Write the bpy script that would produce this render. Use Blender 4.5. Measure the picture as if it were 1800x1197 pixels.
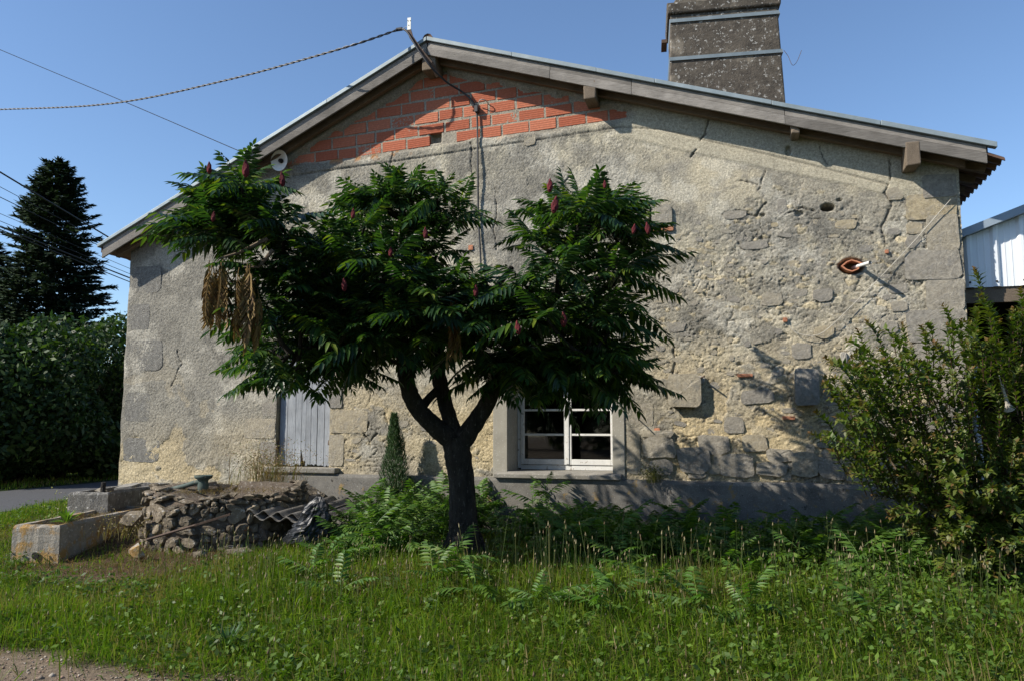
import bpy, math, random
import numpy as np
from mathutils import Vector, Matrix
R = math.radians
random.seed(7); rng = np.random.default_rng(11)
for o in list(bpy.data.objects): bpy.data.objects.remove(o)
scene = bpy.context.scene
COL = scene.collection

# ------------------------------------------------------------------ camera, sky, sun, exposure
ALPHA, PITCH, DIST, EYE = R(16.7), R(6.05), 10.5, 1.6     # the gable stands in the plane y = 0 and faces -y
CAM = np.array([DIST*math.sin(ALPHA), -DIST*math.cos(ALPHA), EYE])
cam_d = bpy.data.cameras.new('camera'); cam = bpy.data.objects.new('camera', cam_d); COL.objects.link(cam)
cam.location = CAM; cam.rotation_euler = (R(90)+PITCH, 0, ALPHA)
cam_d.sensor_width = 36; cam_d.sensor_fit = 'HORIZONTAL'; cam_d.lens = 36*1379/1800; cam_d.clip_end = 3000
scene.camera = cam
SUN_EL, SUN_OFF = R(38.6), R(55.0)                       # height, and angle from the gable's normal towards -x
SUN_DIR = Vector((-math.sin(SUN_OFF)*math.cos(SUN_EL), -math.cos(SUN_OFF)*math.cos(SUN_EL), math.sin(SUN_EL)))
world = bpy.data.worlds.new('World'); scene.world = world; world.use_nodes = True
wt = world.node_tree; bg = wt.nodes['Background']
sky = wt.nodes.new('ShaderNodeTexSky'); sky.sky_type = 'NISHITA'; sky.sun_disc = False
sky.sun_elevation = SUN_EL; sky.sun_rotation = math.atan2(SUN_DIR.x, SUN_DIR.y)
sky.air_density = 1.0; sky.dust_density = 0.3; sky.ozone_density = 4.5; sky.altitude = 50
wt.links.new(sky.outputs[0], bg.inputs[0]); bg.inputs[1].default_value = 0.118
sun_d = bpy.data.lights.new('sun', 'SUN'); sun_d.energy = 5.0; sun_d.angle = R(0.53); sun_d.color = (1, .93, .82)
sun = bpy.data.objects.new('sun', sun_d); COL.objects.link(sun)
sun.rotation_euler = SUN_DIR.to_track_quat('Z', 'Y').to_euler(); sun.location = SUN_DIR*40
scene.view_settings.view_transform = 'Standard'; scene.view_settings.look = 'None'
scene.view_settings.exposure = 0.6; scene.view_settings.gamma = 1
scene.cycles.max_bounces = 6; scene.cycles.transparent_max_bounces = 8

# ------------------------------------------------------------------ layout helpers: measured directions -> points of the place
_f = np.array([-math.sin(ALPHA)*math.cos(PITCH), math.cos(ALPHA)*math.cos(PITCH), math.sin(PITCH)])
_r = np.array([math.cos(ALPHA), math.sin(ALPHA), 0]); _u = np.cross(_r, _f)
def ray(px, py): return _f + _r*((px-900)/1379) + _u*((598.5-py)/1379)
def W(px, py, y=0.):                                     # point on the plane y
    d = ray(px, py); return CAM + d*((y-CAM[1])/d[1])
def G(px, py, z=0.):                                     # point at height z
    d = ray(px, py); return CAM + d*((z-CAM[2])/d[2])
def D(px, py, dist):                                     # point at a forward distance
    return CAM + ray(px, py)*dist

def sstep(a, b, x):
    t = np.clip((np.asarray(x, float)-a)/(b-a), 0, 1); return t*t*(3-2*t)
_lat = rng.random((256, 256))
def vn(x, y, s=0):                                       # value noise 0..1
    x = np.asarray(x, float)+s*17.3; y = np.asarray(y, float)+s*9.7
    xi = np.floor(x).astype(int); yi = np.floor(y).astype(int); fx = x-xi; fy = y-yi
    fx = fx*fx*(3-2*fx); fy = fy*fy*(3-2*fy)
    a = _lat[xi % 256, yi % 256]; b = _lat[(xi+1) % 256, yi % 256]; c = _lat[xi % 256, (yi+1) % 256]; d = _lat[(xi+1) % 256, (yi+1) % 256]
    return (a*(1-fx)+b*fx)*(1-fy)+(c*(1-fx)+d*fx)*fy
def fbm(x, y, s=0, n=4):
    t = 0; a = .5; tot = 0
    for i in range(n):
        t = t+a*vn(x, y, s+i*3); tot += a; a *= .5; x = np.asarray(x)*2.03; y = np.asarray(y)*2.03
    return t/tot

# ------------------------------------------------------------------ mesh helpers
def link(o, parent=None):
    COL.objects.link(o)
    if parent is not None: o.parent = parent
    return o
def tag(o, label=None, cat=None, group=None, kind=None):
    if label: o['label'] = label
    if cat: o['category'] = cat
    if group: o['group'] = group
    if kind: o['kind'] = kind
    return o
def empty(name, loc=(0, 0, 0)):
    o = bpy.data.objects.new(name, None); o.location = loc; o.empty_display_size = .1; return link(o)
def fast_mesh(name, V, F, mat=None, col=None, smooth=False):
    V = np.ascontiguousarray(V, np.float32); F = np.ascontiguousarray(F, np.int32)
    me = bpy.data.meshes.new(name); n, k = F.shape
    me.vertices.add(len(V)); me.vertices.foreach_set('co', V.ravel())
    me.loops.add(n*k); me.loops.foreach_set('vertex_index', F.ravel())
    me.polygons.add(n); me.polygons.foreach_set('loop_start', np.arange(0, n*k, k, dtype=np.int32))
    me.update(calc_edges=True)
    if col is not None:
        ca = me.color_attributes.new('Col', 'FLOAT_COLOR', 'POINT')
        c = np.ones((len(V), 4), np.float32); c[:, :3] = col; ca.data.foreach_set('color', c.ravel())
    if smooth: me.polygons.foreach_set('use_smooth', np.ones(n, bool))
    if mat is not None: me.materials.append(mat)
    return me
class MB:                                               # collects polygons; build() links them as one mesh object
    def __init__(s): s.v = []; s.f = []
    def add(s, vs, fs):
        n = len(s.v); s.v += [tuple(map(float, v)) for v in vs]; s.f += [tuple(i+n for i in f) for f in fs]; return s
    def box(s, a, b, jit=0):
        (x0, y0, z0), (x1, y1, z1) = a, b
        vs = [(x, y, z) for z in (z0, z1) for y in (y0, y1) for x in (x0, x1)]
        if jit: vs = [tuple(c+random.uniform(-jit, jit) for c in v) for v in vs]
        return s.add(vs, [(0, 2, 3, 1), (4, 5, 7, 6), (0, 1, 5, 4), (2, 6, 7, 3), (0, 4, 6, 2), (1, 3, 7, 5)])
    def bar(s, p, q, w, h, up=(0, 0, 1)):                # box along p->q, w sideways, h along up
        p, q, up = Vector(p), Vector(q), Vector(up); d = (q-p).normalized(); sd = d.cross(up).normalized(); u = sd.cross(d)
        vs = [e+sd*a*w/2+u*b*h/2 for e in (p, q) for b in (-1, 1) for a in (-1, 1)]
        return s.add(vs, [(0, 1, 3, 2), (4, 6, 7, 5), (0, 4, 5, 1), (2, 3, 7, 6), (0, 2, 6, 4), (1, 5, 7, 3)])
    def tube(s, pts, rad, n=8, caps=True, wob=0):
        pts = [Vector(p) for p in pts]; m = len(pts)
        rad = list(rad) if hasattr(rad, '__len__') else [rad]*m
        vs = []; ref = Vector((.3, .2, 1)) if abs((pts[-1]-pts[0]).normalized().z) < .9 else Vector((1, .2, .1))
        for i, p in enumerate(pts):
            d = (pts[min(i+1, m-1)]-pts[max(i-1, 0)]).normalized(); a = d.cross(ref).normalized(); b = d.cross(a)
            for k in range(n):
                t = 2*math.pi*k/n; r = rad[i]*(1+random.uniform(-wob, wob))
                vs.append(p+a*math.cos(t)*r+b*math.sin(t)*r)
        fs = [(i*n+k, i*n+(k+1) % n, (i+1)*n+(k+1) % n, (i+1)*n+k) for i in range(m-1) for k in range(n)]
        if caps: fs += [tuple(range(n)), tuple((m-1)*n+k for k in reversed(range(n)))]
        return s.add(vs, fs)
    def build(s, name, mat, parent=None, smooth=False, bevel=0):
        me = bpy.data.meshes.new(name); me.from_pydata(s.v, [], s.f); me.update()
        me.materials.append(mat)
        if smooth: me.polygons.foreach_set('use_smooth', [True]*len(me.polygons))
        o = bpy.data.objects.new(name, me)
        if bevel:
            b = o.modifiers.new('bevel', 'BEVEL'); b.width = bevel; b.segments = 2; b.limit_method = 'ANGLE'
        return link(o, parent)
def smooth_path(pts, n=6):                              # Catmull-Rom
    P = [np.array(p, float) for p in pts]; P = [2*P[0]-P[1]]+P+[2*P[-1]-P[-2]]; out = []
    for i in range(1, len(P)-2):
        a, b, c, d = P[i-1:i+3]
        for k in range(n):
            t = k/n; out.append(.5*(2*b+(c-a)*t+(2*a-5*b+4*c-d)*t*t+(3*b-a-3*c+d)*t**3))
    out.append(P[-2]); return out

# ------------------------------------------------------------------ materials
class NT:
    def __init__(s, name):
        s.m = bpy.data.materials.new(name); s.m.use_nodes = True; s.t = s.m.node_tree
        s.b = s.t.nodes['Principled BSDF']; s.out = s.t.nodes['Material Output']
    def n(s, typ, **kw):
        nd = s.t.nodes.new('ShaderNode'+typ)
        for k, v in kw.items():
            if k.startswith('i_'): nd.inputs[k[2:].replace('_', ' ')].default_value = v
            else: setattr(nd, k, v)
        return nd
    def l(s, a, b): s.t.links.new(a, b); return b
    def coord(s, kind='Object', scale=(1, 1, 1)):
        tc = s.n('TexCoord'); mp = s.n('Mapping'); mp.inputs['Scale'].default_value = scale
        s.l(tc.outputs[kind], mp.inputs[0]); return mp.outputs[0]
    def noise(s, vec, scale, detail=5, rough=.6):
        nd = s.n('TexNoise', i_Scale=scale, i_Detail=detail, i_Roughness=rough)
        if vec is not None: s.l(vec, nd.inputs['Vector'])
        return nd.outputs['Fac']
    def ramp(s, fac, stops):
        nd = s.n('ValToRGB'); e = nd.color_ramp.elements
        while len(e) < len(stops): e.new(.5)
        for el, (p, c) in zip(e, stops):
            el.position = p; el.color = (*c, 1) if hasattr(c, '__len__') else (c, c, c, 1)
        s.l(fac, nd.inputs[0]); return nd.outputs[0]
    def mix(s, a, b, fac=1., mode='MIX'):
        nd = s.n('Mix', data_type='RGBA', blend_type=mode)
        for sock, v in ((nd.inputs[0], fac), (nd.inputs[6], a), (nd.inputs[7], b)):
            if isinstance(v, bpy.types.NodeSocket): s.l(v, sock)
            elif hasattr(v, '__len__'): sock.default_value = (*v, 1)
            else: sock.default_value = v
        return nd.outputs[2]
    def bump(s, h, strength=.4, dist=.01):
        nd = s.n('Bump', i_Strength=strength, i_Distance=dist); s.l(h, nd.inputs['Height']); s.l(nd.outputs[0], s.b.inputs['Normal'])
    def color(s, c):
        if isinstance(c, bpy.types.NodeSocket): s.l(c, s.b.inputs['Base Color'])
        else: s.b.inputs['Base Color'].default_value = (*c, 1)
    def set(s, rough=.8, metal=0, spec=.3):
        s.b.inputs['Roughness'].default_value = rough; s.b.inputs['Metallic'].default_value = metal
        s.b.inputs['Specular IOR Level'].default_value = spec
        return s.m
def m_speckle(name, c0, c1, scale=12, rough=.9, spots=None, spot_scale=40, bump=.5, bdist=.01, vary=.0, coords='Object', stretch=(1, 1, 1), metal=0, spec=.25, patch=None):
    """two-tone grained surface, optional lichen spots and per-object brightness"""
    n = NT(name); v = n.coord(coords, stretch)
    c = n.ramp(n.noise(v, scale, 8, .65), [(.3, c0), (.7, c1)])
    if patch: c = n.mix(c, patch[0], n.ramp(n.noise(v, patch[1], 4), [(patch[2], 0.), (min(1, patch[2]+.1), 1.)]))
    if spots:
        c = n.mix(c, spots, n.ramp(n.noise(v, spot_scale, 3, .7), [(.595, 0.), (.66, .9)]))
    if vary:
        oi = n.n('ObjectInfo'); c = n.mix(c, n.ramp(oi.outputs['Random'], [(0, 1-vary), (1, 1+vary)]), 1., 'MULTIPLY')
    n.color(c); n.bump(n.noise(v, scale*4, 6, .7), bump, bdist); return n.set(rough, metal, spec)

def m_wall():
    n = NT('weathered_render'); v = n.coord('Object')
    at = n.n('Attribute', attribute_name='Col').outputs['Color']
    f = n.ramp(n.noise(v, 46, 8, .85), [(.3, .3), (.7, 1.7)])
    c = n.mix(at, f, 1., 'MULTIPLY')
    c = n.mix(c, (.5, .48, .43), n.ramp(n.noise(v, 75, 3, .8), [(.6, 0.), (.66, .6)]))          # pale lichen flecks
    c = n.mix(c, (.075, .068, .058), n.ramp(n.noise(v, 24, 5, .8), [(.62, 0.), (.72, .6)]))       # dark pits
    n.color(c); n.bump(n.noise(v, 60, 10, .8), .75, .017); return n.set(.95, 0, .15)
M = {}
M['wall'] = m_wall()
def m_stone():
    n = NT('limestone'); v = n.coord('Object'); oi = n.n('ObjectInfo').outputs['Random']
    base = n.ramp(oi, [(0, (.27, .25, .215)), (.5, (.33, .30, .245)), (.85, (.38, .335, .25)), (1, (.43, .355, .225))])
    c = n.mix(base, n.ramp(n.noise(v, 20, 8, .7), [(.3, .5), (.72, 1.3)]), 1., 'MULTIPLY')
    c = n.mix(c, (.19, .182, .168), n.ramp(n.noise(v, 9, 6, .75), [(.48, 0.), (.66, .7)]))
    c = n.mix(c, (.5, .48, .43), n.ramp(n.noise(v, 45, 3, .8), [(.64, 0.), (.7, .6)]))
    n.color(c); n.bump(n.noise(v, 40, 8, .75), .7, .02); return n.set(.95, 0, .15)
M['stone'] = m_stone()
M['grey_stone'] = m_speckle('grey_weathered_stone', (.10, .096, .086), (.25, .24, .215), 16, .95, (.44, .43, .39), 60, .9, .02)
def m_brick():
    n = NT('hollow_clay_brick'); v = n.coord('Object'); g = n.coord('Generated'); oi = n.n('ObjectInfo').outputs['Random']
    c = n.ramp(oi, [(0, (.34, .098, .054)), (.5, (.42, .135, .076)), (1, (.48, .172, .10))])
    c = n.mix(c, n.ramp(n.noise(v, 9, 6, .7), [(.3, .65), (.7, 1.2)]), 1., 'MULTIPLY')
    w = n.n('TexWave', wave_type='BANDS', bands_direction='Z', i_Scale=1.6, i_Distortion=.8, i_Detail=2.)
    n.l(g, w.inputs['Vector'])
    c = n.mix(c, (.30, .255, .21), n.ramp(n.noise(n.coord('Generated', (2, 1, 1)), 3.5, 7, .8), [(.56, 0.), (.72, .65)])); c = n.mix(c, (.16, .06, .04), n.ramp(n.noise(v, 30, 5, .8), [(.58, 0.), (.7, .5)]))
    c = n.mix(c, (.24, .09, .055), n.ramp(w.outputs['Fac'], [(.0, .35), (.22, 0.)]))
    n.color(c); n.bump(w.outputs['Fac'], .5, .004); return n.set(.9, 0, .15)
M['brick'] = m_brick()
def m_wood(name, c0, c1, stretch, vary=.15, rough=.85, dark=(.05, .045, .04)):
    n = NT(name); v = n.coord('Object', stretch); v2 = n.coord('Object')
    c = n.ramp(n.noise(v, 6, 8, .7), [(.28, c0), (.72, c1)])
    c = n.mix(c, dark, n.ramp(n.noise(v, 11, 6, .8), [(.58, 0.), (.68, .75)]))
    c = n.mix(c, n.ramp(n.noise(v2, 2.2, 3), [(.3, .65), (.7, 1.15)]), 1., 'MULTIPLY')
    if vary: c = n.mix(c, n.ramp(n.n('ObjectInfo').outputs['Random'], [(0, 1-vary), (1, 1+vary)]), 1., 'MULTIPLY')
    n.color(c); n.bump(n.noise(v, 14, 8, .8), .6, .008); return n.set(rough, 0, .2)
M['barge'] = m_wood('weathered_barge_board', (.13, .118, .104), (.30, .278, .25), (1.2, 16, 22), .3, .85, (.06, .052, .045))
M['beam'] = m_wood('weathered_beam', (.11, .085, .06), (.25, .20, .15), (14, 1.5, 14))
M['soffit'] = m_wood('soffit_boards', (.10, .07, .045), (.19, .135, .09), (2, 10, 10))
M['shutter'] = m_wood('faded_blue_paint', (.21, .228, .25), (.365, .382, .40), (16, 16, 1.1), .1, .8, (.10, .085, .07))
M['zinc'] = m_speckle('zinc', (.17, .21, .225), (.26, .305, .32), 5, .5, None, 30, .15, .003, .1, metal=.25, spec=.5)
M['concrete'] = m_speckle('old_concrete', (.15, .14, .12), (.27, .255, .225), 5, .92, (.40, .385, .35), 38, .5, .008)
def m_plinth():
    n = NT('plinth_render'); v = n.coord('Object')
    c = n.ramp(n.noise(v, 4, 8, .7), [(.3, (.10, .094, .085)), (.7, (.20, .19, .17))])
    c = n.mix(c, (.46, .45, .42), n.ramp(n.noise(v, 60, 3, .8), [(.58, 0.), (.68, .6)]))
    c = n.mix(c, (.035, .032, .03), n.ramp(n.noise(v, 9, 4, .7), [(.63, 0.), (.68, .8)]))
    c = n.mix(c, (.30, .20, .075), n.ramp(n.noise(v, 5.1, 7, .7), [(.60, 0.), (.66, .75)]))      # orange lichen
    n.color(c); n.bump(n.noise(v, 50, 8, .7), .5, .01); return n.set(.93, 0, .15)
M['plinth'] = m_plinth()
M['surround'] = m_speckle('cement_surround', (.24, .225, .19), (.34, .32, .27), 3, .9, (.46, .44, .40), 45, .35, .006)
M['chimney'] = m_speckle('lichen_cement', (.045, .039, .032), (.125, .107, .085), 7, .95, (.40, .39, .36), 22, .7, .02, patch=((.19, .165, .13), 2.2, .56))
M['white_paint'] = m_speckle('flaking_white_paint', (.52, .52, .50), (.70, .70, .68), 9, .55, (.30, .27, .23), 18, .3, .003)
M['white'] = m_speckle('white_enamel', (.62, .61, .56), (.72, .71, .66), 4, .4, None, 30, .1, .002, spec=.5)
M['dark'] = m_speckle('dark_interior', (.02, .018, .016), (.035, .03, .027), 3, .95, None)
M['iron'] = m_speckle('rusty_iron', (.05, .035, .028), (.13, .085, .06), 20, .75, None, bump=.3, bdist=.003)
M['rubber'] = m_speckle('black_cable', (.012, .012, .013), (.028, .028, .03), 20, .5, None, bump=.1, bdist=.002, spec=.5)
M['twist'] = m_speckle('grey_cable', (.018, .018, .02), (.04, .04, .045), 20, .45, None, bump=.1, bdist=.002, spec=.6)
M['wire'] = m_speckle('dull_wire', (.03, .03, .032), (.05, .05, .055), 20, 1., None, bump=.0, bdist=.001, spec=0.)
M['galv'] = m_speckle('galvanised_steel', (.34, .35, .33), (.48, .49, .46), 12, .5, None, bump=.2, bdist=.002, metal=.4, spec=.5)
M['terracotta'] = m_speckle('terracotta', (.33, .13, .07), (.47, .21, .12), 12, .85, (.2, .12, .08), 25, .4, .006, .15)
M['pvc'] = m_speckle('grey_plastic', (.36, .40, .44), (.43, .47, .51), 3, .4, None, bump=.05, bdist=.002, spec=.5)
M['pipe_white'] = m_speckle('white_plastic', (.6, .6, .58), (.72, .72, .70), 6, .4, None, bump=.05, bdist=.002, spec=.5)
M['green_iron'] = m_speckle('green_painted_iron', (.03, .05, .045), (.085, .11, .095), 10, .7, (.2, .15, .1), 18, .4, .004)
M['trough_lichen'] = m_speckle('lichen_stone', (.20, .18, .15), (.33, .30, .25), 8, .95, (.44, .43, .40), 30, .8, .02, patch=((.33, .205, .075), 5.0, .47))
M['trough_grey'] = m_speckle('grey_trough_stone', (.085, .08, .07), (.24, .23, .21), 9, .95, (.46, .45, .43), 22, .9, .025)
M['rubble'] = m_speckle('rubble_stone', (.085, .07, .052), (.26, .215, .155), 11, .95, (.44, .42, .38), 18, .9, .03, .35, patch=((.30, .21, .10), 5, .64))
M['mortar'] = m_speckle('earth_mortar', (.07, .055, .042), (.17, .135, .10), 12, .97, (.3, .28, .25), 30, .9, .03)
M['fibro'] = m_speckle('fibre_cement', (.085, .078, .07), (.185, .17, .15), 6, .92, (.30, .29, .27), 30, .5, .01, .1)
M['bag'] = m_speckle('black_plastic', (.008, .009, .011), (.014, .016, .019), 6, .42, None, bump=.25, bdist=.01, spec=.4)
M['clad'] = m_speckle('white_sheet_metal', (.72, .76, .79), (.78, .81, .83), 2, .45, None, bump=.03, bdist=.002, spec=.5)
M['trim'] = m_speckle('blue_grey_sheet_metal', (.22, .28, .34), (.28, .34, .40), 3, .45, None, bump=.03, bdist=.002, spec=.5)
M['tile'] = m_speckle('roof_tile', (.06, .04, .03), (.15, .085, .055), 10, .9, (.10, .09, .07), 20, .5, .01, .25)
M['string'] = m_speckle('pale_string', (.42, .39, .33), (.52, .49, .42), 20, .9, None)
M['bark'] = m_speckle('dark_bark', (.016, .014, .012), (.055, .048, .041), 9, .95, (.10, .095, .085), 26, 1., .05, stretch=(1.6, 1.6, .55))
M['twig'] = m_speckle('grey_brown_twig', (.075, .055, .038), (.15, .115, .08), 20, .9, None)
M['asphalt'] = m_speckle('asphalt', (.045, .046, .05), (.085, .086, .09), 40, .9, None, bump=.4, bdist=.006)
M['fruit'] = m_speckle('sumac_fruit', (.06, .008, .012), (.15, .020, .026), 50, .85, None, bump=.8, bdist=.01, vary=.25)
def m_glass():
    n = NT('window_glass'); t = n.t; t.nodes.remove(n.b)
    g = n.n('BsdfGlossy', i_Roughness=.03); g.inputs['Color'].default_value = (.9, .93, .95, 1)
    tr = n.n('BsdfTransparent'); tr.inputs['Color'].default_value = (.75, .78, .78, 1)
    fr = n.n('Fresnel', i_IOR=1.5); mx = n.n('MixShader')
    n.l(fr.outputs[0], mx.inputs[0]); n.l(tr.outputs[0], mx.inputs[1]); n.l(g.outputs[0], mx.inputs[2]); n.l(mx.outputs[0], n.out.inputs[0]); return n.m
M['glass'] = m_glass()
def m_leaf(name, stops, rough=.4, trans=.3, attr=False, spec=.45, tint=(1.3, 1.5, .5), vary=False):
    """foliage: colour varies leaf by leaf, light passes through"""
    n = NT(name)
    c = n.n('Attribute', attribute_name='Col').outputs['Color'] if attr else n.ramp(n.n('NewGeometry').outputs['Random Per Island'], stops)
    if vary: c = n.mix(c, n.ramp(n.n('ObjectInfo').outputs['Random'], [(0, (.7, .72, .8)), (.7, (1.1, 1.1, 1.)), (1, (2.1, 1.7, 1.1))]), 1., 'MULTIPLY')
    n.color(c); n.set(rough, 0, spec)
    tl = n.n('BsdfTranslucent'); n.l(n.mix(c, tint, 1., 'MULTIPLY'), tl.inputs['Color'])
    mx = n.n('MixShader'); mx.inputs[0].default_value = trans
    n.l(n.b.outputs[0], mx.inputs[1]); n.l(tl.outputs[0], mx.inputs[2]); n.l(mx.outputs[0], n.out.inputs[0]); return n.m
M['sumac'] = m_leaf('sumac_leaf', [(0, (.011, .032, .013)), (.55, (.020, .053, .017)), (.88, (.046, .092, .018)), (1, (.095, .13, .022))], .36, .36, vary=True)
M['dead_leaf'] = m_leaf('withered_leaf', [(0, (.10, .055, .018)), (.6, (.19, .12, .035)), (1, (.26, .18, .06))], .8, .2, tint=(1, .9, .6))
M['myrtle'] = m_leaf('myrtle_leaf', None, .5, .32, True, .35)
M['spruce'] = m_leaf('spruce_needles', [(0, (.010, .022, .012)), (.7, (.020, .042, .018)), (1, (.04, .07, .022))], .6, .08)
M['hedge'] = m_leaf('hedge_leaf', [(0, (.012, .030, .008)), (.7, (.028, .062, .015)), (1, (.08, .13, .03))], .55, .25, spec=.3)
M['grass'] = m_leaf('grass_blades', None, .5, .3, True, .3)
M['conifer'] = m_leaf('juniper_needles', [(0, (.025, .055, .022)), (1, (.06, .11, .04))], .6, .15)
def m_ground():
    n = NT('soil_and_gravel'); v = n.coord('Object'); at = n.n('Attribute', attribute_name='Col').outputs['Color']
    c = n.mix(at, n.ramp(n.noise(v, 18, 8, .75), [(.28, .5), (.72, 1.4)]), 1., 'MULTIPLY')
    vo = n.n('TexVoronoi', i_Scale=38.); n.l(v, vo.inputs['Vector'])
    c = n.mix(c, n.ramp(vo.outputs['Distance'], [(0, 1.25), (.5, .75)]), .6, 'MULTIPLY')
    n.color(c); n.bump(n.noise(v, 45, 8, .8), .9, .03); return n.set(.97, 0, .1)
M['ground'] = m_ground()

# ------------------------------------------------------------------ ground, road
def gz(x, y):
    x = np.asarray(x, float); y = np.asarray(y, float)
    rise = .44*sstep(-2.2, -5.6, x)*sstep(-4.2, -.6, y)
    road = .30*sstep(-5.6, -7.2, x)
    z = np.maximum(rise*sstep(-8.3, -6.6, x), road); z = z+.15*sstep(-5.2, -2.8, y)*sstep(-6.9, -5.2, x)*(1-.5*sstep(-2.8, -4.2, x))
    z = z-.10*sstep(-4.5, -8, y)*sstep(-8, -5, x)*0 + .05*(fbm(x*.7, y*.7, 5)-.5)*sstep(-6.9, -5.5, x)
    return z
def gravel(x, y):                                       # pale track in the foreground corner
    d = (y+5.62)-(-.06*(x+1)) + .55*(fbm(x*1.3, y*1.3, 8)-.5)
    return sstep(.22, -.2, d)*sstep(1.6, .2, x)
def litter(x, y):                                       # brown ground round the troughs and the rubble ring
    d = np.hypot((x+3.45)/1.55, (y+2.4)/1.75)+.5*(fbm(x*1.6, y*1.6, 3)-.5)
    return sstep(1.05, .82, d)
gx = np.unique(np.concatenate([[-900, -400, -150, -70, -40], np.linspace(-26, -9, 24), np.linspace(-9, 9, 181), np.linspace(9, 26, 18), [40, 70, 150, 400, 900]]))
gy = np.unique(np.concatenate([[-300, -120, -50, -25], np.linspace(-14, -8, 12), np.linspace(-8, 2, 101), np.linspace(2, 30, 40), [45, 70, 120, 300, 900, 1500]]))
X, Y = np.meshgrid(gx, gy, indexing='ij'); Z = gz(X, Y)
nx, ny = X.shape; idx = np.arange(nx*ny).reshape(nx, ny)
Fq = np.stack([idx[:-1, :-1], idx[1:, :-1], idx[1:, 1:], idx[:-1, 1:]], -1).reshape(-1, 4)
gr, li = gravel(X, Y)[..., None], litter(X, Y)[..., None]
dry = sstep(.45, .7, fbm(X*1.1, Y*1.1, 21))[..., None]
far_ = sstep(8, 14, np.hypot(X, Y+3))[..., None]; dry = dry*(1-far_); gc = np.array([.045, .05, .02])*(1-dry)+np.array([.12, .095, .045])*dry; gc = gc*(1-far_)+np.array([.03, .05, .014])*far_
gc = gc*(1-li)+np.array([.115, .078, .05])*li
gc = gc*(1-gr)+np.array([.25, .195, .14])*gr
link(tag(bpy.data.objects.new('ground', fast_mesh('ground', np.stack([X, Y, Z], -1).reshape(-1, 3), Fq, M['ground'], gc.reshape(-1, 3), True)), 'grassy yard with a pale gravel track in the corner', kind='structure'))
mb = MB(); rows = []                                     # lane running away beside the house
for yy in np.linspace(-14, 60, 38):
    sh = -.13*(yy-1)
    for xx in (-7.75, -8.6, -9.6, -10.75): rows.append((xx+sh*.6+.08*math.sin(yy*1.7+xx), yy, .312 if xx in (-8.6, -9.6) else .306))
mb.add(rows, [(i*4+k, i*4+k+1, i*4+k+5, i*4+k+4)[::-1] for i in range(37) for k in range(3)])
tag(mb.build('road', M['asphalt'], None, True), 'grey asphalt lane running past the house', kind='structure')

# ------------------------------------------------------------------ house: gable wall
XL, XR, XA = -6.37, 5.46, -1.15
def roof_b(x):                                          # underside of the barge boards
    x = np.asarray(x, float); return np.where(x < XA, 6.74-.468*(XA-x), 6.74-.327*(x-XA))
WIN = (-.06, 1.345, .965, 2.62); SHUT = (-3.60, -2.73, .985, 2.75)
house = empty('house', (-.4, 3, 0))
tag(house, 'old stone farmhouse gable with red brick top, crumbling render and weathered eaves', 'house')
house.location = (0, 0, 0)
h = .0135
xs = np.linspace(XL, XR, int((XR-XL)/h)+1); zs = np.arange(-.35, 6.95, h)
X, Z = np.meshgrid(xs, zs, indexing='ij')
brick_base = lambda x: 5.60+.034*(x-1.0)-.02*np.sin(x*2.3)
nb = fbm(X*5, Z*5, 2, 4)
in_brick = sstep(-.03, .03, Z-brick_base(X)-.09*(fbm(X*4, Z*2, 44)-.5))*sstep(1.75, 1.55, X+.15*(nb-.5))
rake = roof_b(X)-Z                                      # distance below the eaves
strip = sstep(.02, -.02, rake-.50-.04*(nb-.5))*sstep(1.35, 1.6, X)   # smooth cement strip under the right rake
belt = sstep(-.02, .02, Z-(5.33+.034*(X+3)))*(1-in_brick)*(1-strip)*sstep(1.7, 1.5, X)
low = sstep(2.25, 1.25, Z+1.0*(fbm(X*.9, Z*.9, 31)-.5)+.55*sstep(-3.5, -5, X))                     # sandy lower wall
rub = sstep(1.2, 2.0, X+.8*(fbm(X*1.2, Z*1.2, 13)-.5))*sstep(4.55, 4.2, Z+.7*(fbm(X*1.6, Z*1.6, 9)-.5)+.1*np.sin(X*3)) # rubble field
warm = sstep(.35, .7, fbm(X*.8, Z*.8, 17))*sstep(.5, 3.2, X)
Hh = .030*(fbm(X*1.3, Z*1.3, 51)-.5)+\
     .004*(fbm(X*16, Z*16, 7)-.5)*(1-.6*strip)+.010*(rng.random(X.shape)-.5)*(1-.8*strip)*(1-.5*in_brick)
rough_stone = fbm(X*8, Z*13, 61, 4); Hh += rub*.016*(rough_stone-.5)+low*.018*(fbm(X*6, Z*9, 63, 3)-.5)
pale = sstep(3.9, 4.6, Z+.6*(fbm(X*1.6, Z*1.6, 9)-.5))*sstep(1.2, 2.6, X); Hh *= 1-.45*pale
Hh += .010*belt+.012*strip - rub*.006
def voro(u, v, seed, jit=.85):
    g = np.random.default_rng(seed); tab = g.random((128, 128, 3)); ui = np.floor(u).astype(int); vi = np.floor(v).astype(int)
    F1 = np.full(u.shape, 9.); F2 = np.full(u.shape, 9.); ID = np.zeros(u.shape)
    for di in (-1, 0, 1):
        for dj in (-1, 0, 1):
            t = tab[(ui+di) % 128, (vi+dj) % 128]; d = np.hypot(ui+di+.5+jit*(t[..., 0]-.5)-u, vi+dj+.5+jit*(t[..., 1]-.5)-v)
            cl = d < F1; F2 = np.where(cl, F1, np.minimum(F2, d)); ID = np.where(cl, t[..., 2], ID); F1 = np.where(cl, d, F1)
    return F1, F2, ID
wx = X+.10*(fbm(X*6, Z*6, 101)-.5); wz = Z+.07*(fbm(X*6, Z*6, 103)-.5)
zone = np.clip(rub+.9*low*sstep(-3.9, -2.4, X), 0, 1)
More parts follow.
